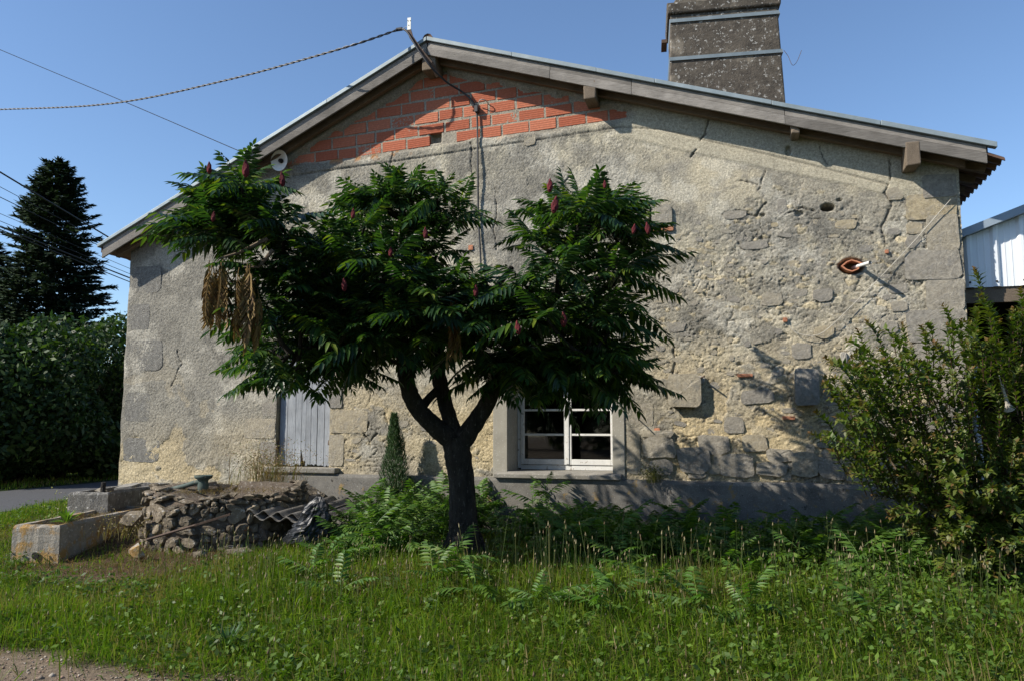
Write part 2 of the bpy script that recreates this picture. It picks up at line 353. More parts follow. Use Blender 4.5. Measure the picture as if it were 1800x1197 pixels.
joint = np.zeros(X.shape); tone = np.zeros(X.shape); stony = np.zeros(X.shape)
for (sx, sz, sd, thr) in ((.15, .085, 5, .46), (.075, .05, 6, .40)):
    F1, F2, ID = voro(wx/sx+.5*np.floor(wz/sz), wz/sz, sd); e = F2-F1
    ex = zone*sstep(thr, thr-.12, ID*.75+.5*fbm(X*1.7, Z*1.7, sd+90))              # stones that show through
    jj = ex*sstep(.16, .03, e); Hh += ex*(.006*sstep(.05, .35, e)-.003+.006*(ID*7 % 1-.5))-.012*jj
    joint = np.maximum(joint, jj); tone = np.where(ex > .5, (ID*13) % 1, tone); stony = np.maximum(stony, ex)
# lost render: sharp-edged patches a centimetre lower
lost = sstep(.56, .575, fbm(X*1.5, Z*1.8, 71, 5))*sstep(5.2, 4.6, Z)*(.35+.65*np.maximum(rub, low)); Hh -= .008*lost
Hh = Hh*(1-in_brick)+in_brick*(-.010+.006*(nb-.5)+.006*(rng.random(X.shape)-.5)+\
     .046*sstep(.13, .05, rake+.16*(fbm(X*5, Z*5, 90)-.5)))
def polyline_dist(pts, warp=False):
    XX, ZZ = (X+wobx, Z+wobz) if warp else (X, Z); d = np.full(X.shape, 9.)
    for a, b in zip(pts[:-1], pts[1:]):
        a = np.array(a); b = np.array(b); e = b-a; t = np.clip(((XX-a[0])*e[0]+(ZZ-a[1])*e[1])/(e@e), 0, 1)
        d = np.minimum(d, np.hypot(XX-a[0]-t*e[0], ZZ-a[1]-t*e[1]))
    return d
wobx = .075*(fbm(X*7, Z*7, 33, 4)-.5); wobz = .075*(fbm(X*7, Z*7, 37, 4)-.5); wob = .02*(fbm(X*12, Z*12, 39)-.3)
crk = np.zeros(X.shape)
def crack(pix, w=.011, dep=.03):
    global Hh, crk
    pts = [(p[0], p[2]) for p in (W(*q) for q in pix)]
    w *= .62; d = polyline_dist(pts, True)+np.abs(wob)*.5-.003
    m = sstep(w*1.5, w*.5, d); Hh = Hh-.65*dep*m; crk = np.maximum(crk, m)
crack([(828, 250), (830, 275), (826, 300), (832, 325), (826, 350)], .012)
crack([(690, 268), (684, 290), (688, 306)], .010)
crack([(868, 330), (874, 365), (866, 400), (872, 440)], .009)
crack([(1185, 612), (1188, 640), (1178, 668), (1172, 700)], .013, .035)
crack([(1246, 212), (1238, 238), (1230, 250)], .011); crack([(1225, 262), (1212, 280)], .009)
crack([(1345, 300), (1336, 318), (1332, 332)], .010); crack([(1300, 318), (1330, 325)], .008)
crack([(1440, 256), (1448, 276), (1454, 290)], .010); crack([(1562, 282), (1568, 316)], .010)
crack([(1268, 378), (1300, 372), (1330, 380), (1345, 360)], .013); crack([(1380, 378), (1410, 366), (1432, 372)], .011)
crack([(1565, 325), (1555, 340), (1566, 362), (1548, 400), (1556, 430)], .014, .03)
crack([(648, 740), (640, 762), (652, 775), (662, 760)], .016, .04); crack([(655, 675), (650, 705)], .009)
crack([(676, 725), (682, 742), (678, 755)], .009); crack([(430, 770), (442, 745), (470, 735)], .010)
crack([(245, 790), (230, 800), (212, 808)], .009); crack([(300, 680), (318, 640), (310, 610)], .008)
crack([(1140, 360), (1146, 392)], .030, .06); crack([(1110, 600), (1112, 660)], .008)
crack([(985, 330), (1000, 312)], .008); crack([(1148, 360), (1180, 372)], .012)
sc = [(W(*p)[0], W(*p)[2]) for p in ((515, 310), (700, 283), (900, 253), (1090, 225))]               # scored line
d = polyline_dist(sc); m = sstep(.016, .006, d); Hh -= .012*m; crk = np.maximum(crk, .6*m)
sc = [(W(*p)[0], W(*p)[2]) for p in ((1090, 225), (1160, 228), (1250, 250), (1400, 285), (1560, 325))]
d = polyline_dist(sc); m = sstep(.016, .006, d); Hh -= .012*m; crk = np.maximum(crk, .5*m)
def pit(px, py, rx, rz, dep, box=False):
    global Hh
    p = W(px, py); e = (np.maximum(np.abs(X-p[0])/rx, np.abs(Z-p[2])/rz) if box else np.hypot((X-p[0])/rx, (Z-p[2])/rz))+.25*(nb-.5); m = sstep(1.15, .85, e); Hh = Hh*(1-m)-dep*m
for a in ((1455, 365, .075, .045, .22), (1405, 376, .05, .035, .05), (1475, 352, .03, .02, .05), (1300, 640, .035, .02, .05), (1497, 468, .13, .09, .20),
          (765, 241, .085, .085, .12, True), (1470, 520, .025, .015, .04), (1124, 740, .02, .02, .05), (1045, 212, .09, .025, .05), (1386, 266, .035, .06, .05), (1340, 378, .03, .02, .05)):
    pit(*a)
# colours of the render itself
def mixc(c, col, m): return c*(1-m[..., None])+np.array(col)*m[..., None]
colr = np.ones(X.shape+(3,))*np.array([.36, .338, .285])
colr = mixc(colr, (.44, .405, .325), sstep(.4, .62, fbm(X*.6, Z*.6, 41))*.7)
colr = mixc(colr, (.52, .46, .345), np.maximum(warm, sstep(3.6, 4.6, Z)*sstep(1.2, 3, X))*.75*(1-.55*rub))
colr = mixc(colr, (.42, .38, .29), rub*.6*sstep(.35, .6, fbm(X*2.2, Z*2.2, 48)))
colr = mixc(colr, (.255, .243, .22), sstep(.45, .68, fbm(X*2.4, Z*2.4, 19, 6))*(.85-.45*warm))       # grey lichen
colr = mixc(colr, (.185, .177, .16), sstep(.5, .66, fbm(X*7.1, Z*7.1, 23, 5))*.6*(1-.6*strip))
colr = mixc(colr, (.225, .217, .198), sstep(-1.8, -5.0, X+1.6*(fbm(X*.8, Z*.8, 77)-.5))*.85*sstep(.7, 1.3, Z))
colr = mixc(colr, (.20, .192, .175), sstep(.42, .62, fbm(X*1.1+5, Z*1.1, 93, 5))*.55*(1-.7*pale)*(1-strip)); colr = mixc(colr, (.135, .13, .118), sstep(.52, .68, fbm(X*4.3, Z*4.3, 83, 6))*.55*(1-pale)*(1-strip)); colr = mixc(colr, (.50, .48, .43), sstep(.54, .68, fbm(X*3.3, Z*3.3, 87, 6))*.45)
colr = mixc(colr, (.48, .40, .26), low*.6*(1-.45*sstep(-3.4, -4.6, X))*sstep(.28, .6, fbm(X*1.8, Z*1.8, 29, 4)))
colr = mixc(colr, (.52, .42, .25), np.clip(lost, 0, 1)*.55*sstep(3.2, 1.6, Z))
colr = mixc(colr, (.40, .37, .30), strip*.85)
colr = mixc(colr, (.16, .152, .135), belt*.75*sstep(.38, .6, fbm(X*2, Z*3, 66)))
colr = mixc(colr, (.52, .44, .29), stony*(tone > .72)*.6); colr = mixc(colr, (.24, .225, .195), stony*(tone < .3)*.5); colr = mixc(colr, (.10, .09, .075), joint*.55)
colr = mixc(colr, (.29, .265, .225), in_brick); colr = mixc(colr, (.25, .225, .185), in_brick*sstep(.3, .2, rake)*.6)
colr = mixc(colr, (.33, .15, .05), sstep(.56, .66, fbm(X*7, Z*7, 52))*sstep(.09, .0, np.abs(Z-brick_base(X)))*sstep(.2, -.6, X)*.8)
colr = mixc(colr, (.06, .053, .045), crk*.75)
colr *= (1+.42*(rng.random(X.shape)-.5)*(1-.5*strip)*(1-.5*in_brick))[..., None]*np.array([1.0, .985, .925])
keep = np.ones((len(xs)-1, len(zs)-1), bool)
xm, zm = np.meshgrid((xs[1:]+xs[:-1])/2, (zs[1:]+zs[:-1])/2, indexing='ij')
for a, b, c, e in (WIN, SHUT): keep &= ~((xm > a) & (xm < b) & (zm > c) & (zm < e))
top = roof_b(X)+.11; keep &= (zm < roof_b(xm)+.11+h)
Zc = np.minimum(Z, top)
def snap(A, v): return np.where(np.abs(A-v) < h*.5, v, A)
edge = np.minimum(sstep(0, .03, X-XL), 1); Hh *= edge
Xs = X+np.where(X < XL+.001, .05*(fbm(Z*3, Z*0, 4)-.5), 0)
idx = np.arange(X.size).reshape(X.shape)
Fq = np.stack([idx[:-1, :-1], idx[1:, :-1], idx[1:, 1:], idx[:-1, 1:]], -1)[keep]
wall = link(bpy.data.objects.new('wall', fast_mesh('wall', np.stack([Xs, -Hh, Zc], -1).reshape(-1, 3), Fq, M['wall'], colr.reshape(-1, 3), True)), house)
def wall_h(x, z):
    return Hh[min(max(int((x-XL)/(xs[1]-xs[0])), 0), len(xs)-1), min(max(int((z+.35)/h), 0), len(zs)-1)]

# other sides of the house, floor and dark room behind the openings
mb = MB(); BK = 9.0
for a, b in (((XL+.01, .06), (XL+.012, BK)), ((XR-.012, .06), (XR-.01, BK))):
    x = a[0]; z1 = float(roof_b(x))+.1
    mb.box((x, .03, -.35), (x+.4 if x < 0 else x-.4, BK, z1))
mb.box((XL+.4, BK-.4, -.35), (XR-.4, BK, 4.3))
mb.build('side_wall', M['stone'], house)
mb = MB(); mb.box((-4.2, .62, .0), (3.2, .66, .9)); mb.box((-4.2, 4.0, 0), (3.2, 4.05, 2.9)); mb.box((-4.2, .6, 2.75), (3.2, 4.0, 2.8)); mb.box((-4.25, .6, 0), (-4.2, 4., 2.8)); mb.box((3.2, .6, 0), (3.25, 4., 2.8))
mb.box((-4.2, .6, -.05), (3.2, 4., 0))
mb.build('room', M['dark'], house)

# bricks of the gable, one by one
bmesh_unit = MB()
a, b = .5, .485; bmesh_unit.add([(-a, .05, -a), (a, .05, -a), (a, .05, a), (-a, .05, a), (-a, .006, -a), (a, .006, -a), (a, .006, a), (-a, .006, a), (-b, 0, -.46), (b, 0, -.46), (b, 0, .46), (-b, 0, .46)],
    [(0, 1, 5, 4), (1, 2, 6, 5), (2, 3, 7, 6), (3, 0, 4, 7), (4, 5, 9, 8), (5, 6, 10, 9), (6, 7, 11, 10), (7, 4, 8, 11), (8, 9, 10, 11)])
proto = bmesh_unit.build('brick', M['brick']); brick_me = proto.data; bpy.data.objects.remove(proto)
random.seed(3)
ROW, TILT = .176, .034
hole = W(765, 241)
for k in range(9):
    z0 = 5.60+k*ROW
    x = -3.75-random.uniform(0, .4)+(.2 if k % 2 else 0)
    while x < 1.8:
        L = random.choice((.36, .36, .37, .375, .35, .355, .28 if random.random() < .3 else .36))
        xc = x+L/2; zc = z0+TILT*(xc-1.0)+ROW/2+random.uniform(-.006, .006)
        x += L+random.uniform(.016, .034)
        if zc+.02 > float(roof_b(xc)): continue
        if xc > 1.62-.1*(k % 2) and k < 3 or xc < -3.8: continue
        if abs(xc-hole[0]) < .2 and abs(zc-hole[2]) < .09:
            L2 = L*.45; xc -= L*.5-L2/2-.0; L = L2
            if abs(xc-hole[0]) < .17: continue
        o = bpy.data.objects.new('brick', brick_me); o.location = (xc, .004+random.uniform(-.005, .005), zc)
        o.scale = (L, 1, ROW-random.uniform(.022, .034)); o.rotation_euler = (0, -TILT+random.uniform(-.014, .014), random.uniform(-.01, .01)); link(o, wall)

# ------------------------------------------------------------------ stones set in the wall
def stone_mesh(w, hgt, p, seed, n=12, square=.5, flat=.7):
    """irregular facing stone: outline ring, shoulder ring, face ring; y = 0 is the wall, stone comes out to -p"""
    r = random.Random(seed); V = []; rings = [(1.0, .04), (.97, -.45*p), (flat+.12, -.92*p), (flat*.55, -p)]
    rad = [1+r.uniform(-.17, .10)*(1 if square > .3 else .35) for _ in range(n)]
    for s, y in rings:
        for k in range(n):
            t = 2*math.pi*(k+.5)/n; c, q = math.cos(t), math.sin(t); e = square
            c = math.copysign(abs(c)**e, c); q = math.copysign(abs(q)**e, q)
            j = .025*p/.03 if s < .98 else 0
            V.append((c*w/2*rad[k]*s, y+r.uniform(-.12, .12)*min(p, .05)*(s < .99), q*hgt/2*rad[(k*3) % n]*s))
    V.append((0, -p*r.uniform(.98, 1.03), 0)); m = len(rings)
    F = [(i*n+k, i*n+(k+1) % n, (i+1)*n+(k+1) % n, (i+1)*n+k) for i in range(m-1) for k in range(n)]
    F += [((m-1)*n+k, (m-1)*n+(k+1) % n, m*n) for k in range(n)]
    b = MB(); b.add(V, F); return b
def wall_stone(px0, py0, px1, py1, p, seed, mat='stone', name='stone', square=.5, flat=.75, n=12, parent=None):
    a = W(px0, py0); b = W(px1, py1); w, hh = abs(b[0]-a[0]), abs(a[2]-b[2]); xc, zc = (a[0]+b[0])/2, (a[2]+b[2])/2
    o = stone_mesh(w, hh, p, seed, n, square, flat).build(name, M[mat], parent or wall, n > 13)
    o.location = (xc, -max(-.01, wall_h(xc, zc)*.5), zc); placed.append((xc, zc, w/2, hh/2)); return o
placed = []
Q = .28
# quoins of the right corner (squared blocks, thin proud)
for i, q in enumerate([(1588, 442, 1691, 490), (1591, 546, 1702, 600), (1626, 380, 1688, 440), (1590, 345, 1684, 382), (1626, 492, 1697, 545), (1600, 604, 1706, 655), (1632, 658, 1708, 705), (1598, 708, 1711, 760), (1618, 310, 1684, 346)]):
    wall_stone(*q, .014, 100+i, name='quoin', square=.22, flat=.88)
# left corner quoins
for i, q in enumerate([(231, 470, 282, 514), (228, 535, 262, 580), (224, 600, 285, 650), (221, 690, 262, 740), (217, 768, 280, 812)]):
    wall_stone(*q, .004, 130+i, 'grey_stone', name='quoin', square=.3, flat=.88)
# jamb stones of the shuttered doorway and the window
for i, q in enumerate([(579, 720, 645, 760), (579, 672, 601, 716), (579, 764, 603, 817), (584, 640, 640, 668), (430, 735, 484, 770), (462, 690, 484, 730), (458, 776, 484, 815), (428, 660, 484, 686),
                       (1101, 708, 1148, 750), (1101, 752, 1126, 832)]):
    wall_stone(*q, .006, 150+i, name='jamb_stone', square=.22, flat=.9)
z = lambda x, y: (1100+x/2.993, 600+y/2.993)
big = [(270, 545, 455, 692, .10), (95, 505, 265, 612, .13), (85, 470, 250, 500, .10), (500, 595, 680, 712, .09), (685, 630, 855, 706, .11), (872, 585, 1015, 712, .11), (1020, 640, 1155, 722, .10),
       (1030, 565, 1160, 606, .09), (985, 610, 1085, 650, .09), (1120, 602, 1200, 652, .09), (1165, 565, 1215, 600, .08), (1200, 620, 1385, 668, .10), (375, 490, 545, 590, .05), (610, 488, 745, 580, .05),
       (735, 565, 880, 630, .08), (462, 598, 512, 650, .06), (438, 650, 492, 694, .07), (1086, 600, 1115, 636, .06), (950, 540, 992, 582, .07), (600, 255, 775, 325, .02), (1390, 560, 1500, 615, .06), (1390, 625, 1520, 672, .08), (1010, 525, 1120, 558, .05),
       (520, 400, 620, 480, .02), (1160, 690, 1330, 735, .07), (330, 690, 420, 716, .06), (855, 640, 880, 662, .04), (820, 690, 870, 725, .05), (130, 620, 240, 700, .06)]
for i, (a, b, c, d2, p) in enumerate(big): wall_stone(*z(a-5, b-4), *z(c+5, d2+4), p*.36, 200+i, n=11, square=.5, flat=.9)
# two rough corbel stones, the second a deep bracket
wall_stone(*z(222, 172), *z(398, 345), .10, 240, name='corbel_stone', n=13, square=.3, flat=.9)
cb = wall_stone(*z(880, 150), *z(1010, 335), .26, 243, name='corbel_stone', n=13, square=.2, flat=.92)
for i, q in enumerate([(1389, 603, 1429, 630), (1431, 573, 1469, 594), (1335, 515, 1378, 538), (1428, 508, 1465, 530), (1145, 362, 1183, 401), (1112, 360, 1142, 394), (1172, 566, 1206, 584), (1365, 350, 1385, 383), (1468, 388, 1508, 402),
                       (1560, 500, 1598, 515), (1565, 530, 1596, 548), (1558, 330, 1590, 352), (1592, 392, 1622, 412), (1590, 416, 1622, 436), (1545, 566, 1582, 585), (920, 236, 942, 256), (1300, 425, 1352, 438), (1270, 372, 1312, 384)]):
    wall_stone(*q, (.006 if i != 4 else .025), 260+i, n=13, square=.5, flat=.84)
for q in ((1296, 657, 1323, 662), (1375, 731, 1398, 737), (1143, 401, 1184, 406), (1150, 752, 1160, 757), (1555, 440, 1562, 446), (1376, 559, 1384, 566), (824, 432, 832, 440)):
    wall_stone(*q, .02, int(q[0]), 'terracotta', 'tile_fragment', .2, .9)
# rubble showing through the render, stone by stone
random.seed(21); count = 0; tries = 0
while count < 250 and tries < 9000:
    tries += 1
    lowz = random.random() < .30
    if lowz: x, zz = random.uniform(-2.6, 5.2), random.uniform(.98, 1.9)
    else: x, zz = random.uniform(1.6, 5.2), random.uniform(1.5, 4.15)
    w, hh = random.uniform(.05, .17), random.uniform(.035, .085)
    if WIN[0]-.3-w/2 < x < WIN[1]+.25+w/2 and zz < 2.9: continue
    if SHUT[0]-.3 < x < SHUT[1]+.2: continue
    if lowz and x < 1.5 and random.random() < .45: continue
    if any(abs(x-a) < (w/2+c)*.98 and abs(zz-b) < (hh/2+d2)*.98 for a, b, c, d2 in placed): continue
    if math.hypot(x-4.27, zz-3.48) < .2 or math.hypot(x-4.02, zz-4.22) < .15: continue
    o = stone_mesh(w, hh, random.uniform(.001, .006), tries, 11, .8, .9).build('stone', M['stone'], wall)
    o.location = (x, -wall_h(x, zz)+.002, zz); o.rotation_euler = (0, random.uniform(-.25, .25), 0)
    placed.append((x, zz, w/2, hh/2)); count += 1

# ------------------------------------------------------------------ plinth, window, shutter
mb = MB(); segs = [(-6.30, -3.7, .05, .55), (-3.7, -.5, .10, .905), (-.5, 1.62, .115, .90), (1.62, 5.44, .10, .895)]
xs_ = np.linspace(-3.75, 5.44, 60); V = []
for x in xs_:
    j = .018*(float(fbm(x*1.7, 0, 3))-.5); V += [(x, -.10+j, -.4), (x, -.10+j*.6, .86+j), (x, -.088+j*.6, .90+j), (x, .06, .905+j)]
mb.add(V, [(i*4+k, i*4+4+k, i*4+5+k, i*4+1+k) for i in range(59) for k in range(3)]+[(0, 1, 2, 3), (239, 238, 237, 236)])
mb.build('plinth', M['plinth'], house)
mb = MB(); mb.box((-3.72, -.13, .908), (-2.55, .14, .985)); mb.build('door_sill', M['concrete'], house, bevel=.015)
mb = MB(); x0, x1, z0, z1 = WIN
mb.box((x0-.20, -.022, .903), (x0, .56, z1)); mb.box((x1, -.022, .903), (x1+.155, .56, z1)); mb.box((x0-.2, -.022, z1), (x1+.155, .56, z1+.24))
mb.build('window_surround', M['surround'], house, bevel=.006)
win = empty('window'); win.parent = house
mb = MB(); mb.add([(x0-.15, -.15, .90), (x1+.12, -.15, .90), (x0-.15, -.15, .955), (x1+.12, -.15, .955), (x0-.15, -.024, .975), (x1+.12, -.024, .975), (x0-.15, -.024, .90), (x1+.12, -.024, .90)],
    [(0, 1, 3, 2), (2, 3, 5, 4), (4, 5, 7, 6), (6, 7, 1, 0), (0, 2, 4, 6), (1, 7, 5, 3)])
mb.box((x0+.002, -.024, .90), (x1-.002, .47, .978))
mb.build('sill', M['concrete'], win, bevel=.008)
FY = .46; xm_ = .655
mb = MB()
for a, b in (((x0+.002, FY, 1.0), (x0+.05, FY+.06, z1)), ((x1-.05, FY, 1.0), (x1-.002, FY+.06, z1)), ((x0+.05, FY, .98), (x1-.05, FY+.07, 1.045)), ((x0+.05, FY, z1-.05), (x1-.05, FY+.06, z1))): mb.box(a, b)
mb.build('frame', M['white_paint'], win, bevel=.005)
for s, (a, b) in enumerate(((x0+.053, xm_-.002), (xm_+.002, x1-.053))):
    mb = MB(); y = FY-.012
    for p, q in (((a, y, 1.05), (a+.05, y+.045, z1-.055)), ((b-.05, y, 1.05), (b, y+.045, z1-.055)), ((a+.05, y, 1.05), (b-.05, y+.045, 1.125)), ((a+.05, y, z1-.11), (b-.05, y+.045, z1-.055))): mb.box(p, q)
    mb.build('sash', M['white_paint'], win, bevel=.005)
    rows_ = [1.125, 1.455, 1.79, 2.12, z1-.11]
    for zb in rows_[1:-1]: MB().box((a+.05, y+.004, zb-.014), (b-.05, y+.04, zb+.014)).build('glazing_bar', M['white_paint'], win, bevel=.003)
    for z_a, z_b in zip(rows_[:-1], rows_[1:]):
        t = random.uniform(-.004, .004)
        MB().add([(a+.045, y+.02+t, z_a+.005), (b-.045, y+.02-t, z_a+.005), (b-.045, y+.022-t, z_b-.005), (a+.045, y+.022+t, z_b-.005), (a+.045, y+.026+t, z_a+.005), (b-.045, y+.026-t, z_a+.005), (b-.045, y+.028-t, z_b-.005), (a+.045, y+.028+t, z_b-.005)],
                 [(0, 1, 2, 3), (7, 6, 5, 4), (0, 4, 5, 1), (1, 5, 6, 2), (2, 6, 7, 3), (3, 7, 4, 0)]).build('pane', M['glass'], win)
MB().box((xm_-.02, FY-.024, 1.06), (xm_+.02, FY-.013, z1-.07)).build('meeting_strip', M['white_paint'], win, bevel=.004)
sh = empty('shutter'); sh.parent = house
x0, x1, z0, z1 = SHUT; x = x0+.015; i = 0
for w in (.125, .135, .10, .075, .085, .10, .115, .10):
    if x+w > x1+.01: w = x1-.005-x
    zb = z0+random.uniform(.004, .02)+(.05 if i in (3,) else 0)
    b = MB(); yo = .075+random.uniform(-.006, .006); n = 6   # ragged, rotted foot
    foot = [zb+random.uniform(0, .035)*(1 if i > 1 else .3) for _ in range(n+1)]
    if i == 3: foot = [f+.0+.16*max(0, 1-k/4) for k, f in enumerate(foot)]
    xs_ = [x+.003+(w-.007)*k/n for k in range(n+1)]
    V = [(xx, yo, f) for xx, f in zip(xs_, foot)]+[(xx, yo, z1) for xx in xs_]+[(xx, yo+.025, f) for xx, f in zip(xs_, foot)]+[(xx, yo+.025, z1) for xx in xs_]; m = n+1
    F = [(k, k+1, m+k+1, m+k) for k in range(n)]+[(2*m+k, 3*m+k, 3*m+k+1, 2*m+k+1) for k in range(n)]+[(k, 2*m+k, 2*m+k+1, k+1) for k in range(n)]+[(0, m, 3*m, 2*m), (n, 2*m+n, 3*m+n, m+n)]
    b.add(V, F).build('plank', M['shutter'], sh); x += w; i += 1
    if x >= x1-.01: break
b = MB()
for zz in (1.25, 2.3): b.box((x0+.02, .104, zz), (x1-.02, .13, zz+.10))
b.build('ledge', M['shutter'], sh)
for zz in (1.30,): MB().tube([(x0+.008, .05, zz-.06), (x0+.008, .05, zz+.06)], .012, 8).build('hinge', M['iron'], sh)
MB().box((x1-.03, .03, 1.30), (x1+.0, .075, 1.37), .004).build('hinge', M['iron'], sh)
b = MB(); b.box((x0-.05, .02, .9), (x0-.002, .3, z1)); b.box((x1+.002, .02, .9), (x1+.05, .3, z1)); b.box((x0-.05, .02, z1), (x1+.05, .3, z1+.1)); b.box((x0-.05, .29, .9), (x1+.05, .31, z1))
b.build('door_jamb', M['stone'], house)

# terracotta vent with a plastic pipe
v = W(1497, 468); vent = empty('drain_vent'); vent.parent = house; vent.location = (v[0], 0, v[2])
b = MB(); ring = [(-.125, 0), (-.06, .055), (.0, .075), (.07, .05), (.125, .02), (.07, -.05), (0, -.075), (-.07, -.05)]; n = len(ring)
V = [(x*s, y, z_*s) for s, y in ((1.0, -.03), (1.0, .16), (.80, .16), (.80, -.03)) for x, z_ in ring]
b.add(V, [(i*n+k, i*n+(k+1) % n, ((i+1) % 4)*n+(k+1) % n, ((i+1) % 4)*n+k) for i in range(4) for k in range(n)]).build('clay_throat', M['terracotta'], vent)
b = MB(); b.tube([(.03, .12, .0), (.17, -.26, -.02)], .022, 10, False); b.tube([(.03, .12, .0), (.17, -.26, -.02)], .017, 10, False)
b.build('pipe', M['pipe_white'], vent, True)

# ------------------------------------------------------------------ roof, eaves, chimney
OV = -.32                                               # barge boards stand this far out
def rp(x, dz=0, y=OV): return (x, y, float(roof_b(x))+dz)
def slope_board(name, xa, xb, z_lo, z_hi, y0, y1, mat, jit=.004):
    b = MB(); ja = [random.uniform(-jit, jit) for _ in range(4)]
    V = [rp(xa, z_lo+ja[0], y0), rp(xb, z_lo+ja[1], y0), rp(xb, z_hi+ja[2], y0), rp(xa, z_hi+ja[3], y0), rp(xa, z_lo+ja[0], y1), rp(xb, z_lo+ja[1], y1), rp(xb, z_hi+ja[2], y1), rp(xa, z_hi+ja[3], y1)]
    return b.add(V, [(0, 1, 2, 3), (5, 4, 7, 6), (0, 4, 5, 1), (3, 2, 6, 7), (0, 3, 7, 4), (1, 5, 6, 2)]).build(name, mat, house, bevel=.004)
XE0, XE1 = -6.62, 5.68
for xa, xb in ((XE0, -4.15), (-4.145, -1.157), (-1.143, .62), (.624, 1.70), (1.704, 3.55), (3.553, XE1)):
    slope_board('barge_board', xa, xb, 0, .118, OV-.002*random.random(), OV+.03, M['barge'])
    slope_board('barge_board', xa+.001, xb-.001, .122, .20, OV+.012+.002*random.random(), OV+.03, M['barge'])
for xa, xb in ((-6.70, -5.2), (-5.205, -4.1), (-4.105, -2.7), (-2.705, -1.155), (-1.145, .1), (.105, 1.25), (1.255, 2.0), (2.005, 3.4), (3.405, 4.6), (4.605, 5.78)):
    slope_board('flashing', xa, xb, .205, .258+random.uniform(0, .006), OV-.025-random.uniform(0, .006), OV+.06, M['zinc'], .003)
def roof_slab(xa, xb, lo, hi, mat, name, y0=OV+.04):
    b = MB(); V = [rp(xa, lo, y0), rp(xb, lo, y0), rp(xb, hi, y0), rp(xa, hi, y0), rp(xa, lo, BK+.3), rp(xb, lo, BK+.3), rp(xb, hi, BK+.3), rp(xa, hi, BK+.3)]
    return b.add(V, [(0, 1, 2, 3), (5, 4, 7, 6), (0, 4, 5, 1), (3, 2, 6, 7), (0, 3, 7, 4), (1, 5, 6, 2)]).build(name, mat, house)
roof_slab(-6.68, -1.152, .125, .235, M['tile'], 'roof_slope'); roof_slab(-1.148, 5.70, .125, .235, M['tile'], 'roof_slope')
for side in (0, 1):                                     # soffit boards, running across the slope from gable to barge
    xa, xb = ((-6.6, -1.2), (-1.1, 5.6))[side]; x = xa
    while x < xb-.05:
        w = min(random.uniform(.16, .22), xb-x)
        slope_board('soffit_board', x+.003, x+w-.003, .095+random.uniform(0, .006), .122, OV+.034, .3, M['soffit'], .001); x += w
# rafter against the wall under each slope
slope_board('rafter', -6.5, -1.25, -.02, .092, -.16, -.08, M['soffit']); slope_board('rafter', -1.05, 5.5, -.03, .092, -.15, -.07, M['soffit'])
MB().tube([(-1.15, OV+.01, 6.985), (-1.15, .9, 6.985)], .075, 10).build('ridge_tile', M['tile'], house, True)
# purlin ends
for px, py, w, hh, yend, dz in ((752, 120, .21, .26, OV+.035, -.20), (1036, 172, .17, .25, OV+.005, -.17), (1399, 240, .10, .16, OV+.035, -.075), (1606, 292, .15, .26, OV+.0, -.19), (250, 432, .20, .17, OV+.034, -.04)):
    x = W(px, py, OV)[0]; zt = float(roof_b(x))+.09; zb = float(roof_b(x))+dz
    b = MB(); b.box((x-w/2, yend, zb), (x+w/2, .25, zt), .008); b.build('purlin', M['beam'], house, bevel=.014)
# eaves tiles along the right edge, seen end on
for i in range(26):
    y = -.22+i*.19; b = MB(); z0 = float(roof_b(5.66)); n = 6
    V = []
    for x, zz in ((5.45, z0+.13+.075), (5.86, z0+.075-.06)):
        for k in range(n+1):
            t = math.pi*k/n; V.append((x, y+.085*math.cos(t), zz+.06*math.sin(t)))
        for k in range(n+1):
            t = math.pi*k/n; V.append((x, y+.07*math.cos(t), zz-.004+.045*math.sin(t)))
    m = 2*(n+1); F = [(k, k+1, m+k+1, m+k) for k in range(n)]+[(n+1+k, m+n+1+k, m+n+2+k, n+2+k) for k in range(n)]+[(m+k, m+k+1, m+n+2+k, m+n+1+k) for k in range(n)]
    b.add(V, F).build('eaves_tile', M['tile'], house)
for i in range(14):
    y = .02+i*.45; b = MB(); b.bar((5.3, y, float(roof_b(5.3))+.05), (5.74, y, float(roof_b(5.74))+.05), .08, .09); b.build('rafter', M['soffit'], house)

# chimney: lichen-covered stack bound with steel bands
chim = empty('chimney'); chim.parent = house; chim.location = (2.80, 1.30, 5.2); chim.rotation_euler = (0, 0, R(7))
def stack(zb, zt, wb, wt_, db, dt, xo=0):
    return [(-wb+xo, -db, zb), (wb+xo, -db, zb), (wb+xo, db, zb), (-wb+xo, db, zb), (-wt_, -dt, zt), (wt_, -dt, zt), (wt_, dt, zt), (-wt_, dt, zt)]
BF = [(3, 2, 1, 0), (4, 5, 6, 7), (0, 1, 5, 4), (1, 2, 6, 5), (2, 3, 7, 6), (3, 0, 4, 7)]
MB().add(stack(0, 2.20, .805, .735, .46, .42, .015), BF).build('stack', M['chimney'], chim, bevel=.02)
MB().add(stack(2.20, 2.36, .775, .785, .46, .47), BF).build('cap', M['chimney'], chim, bevel=.02)
MB().add(stack(2.36, 2.45, .70, .66, .4, .38), BF).build('cap', M['chimney'], chim, bevel=.02)
for zb in (1.50, 2.07):
    w = .745+(2.2-zb)*.034; MB().add(stack(zb, zb+.05, w, w, .44+(2.2-zb)*.018, .44+(2.2-zb)*.018, .012), BF).build('steel_band', M['zinc'], chim)
MB().tube(smooth_path([(.80, -.40, 1.55), (.85, -.42, 1.45), (.90, -.42, 1.32), (.96, -.42, 1.36), (1.03, -.42, 1.52)], 5), .004, 4).build('wire_end', M['iron'], chim)
MB().box((-.86, -.2, 1.9), (-.78, .1, 1.95)).build('clip', M['iron'], chim)


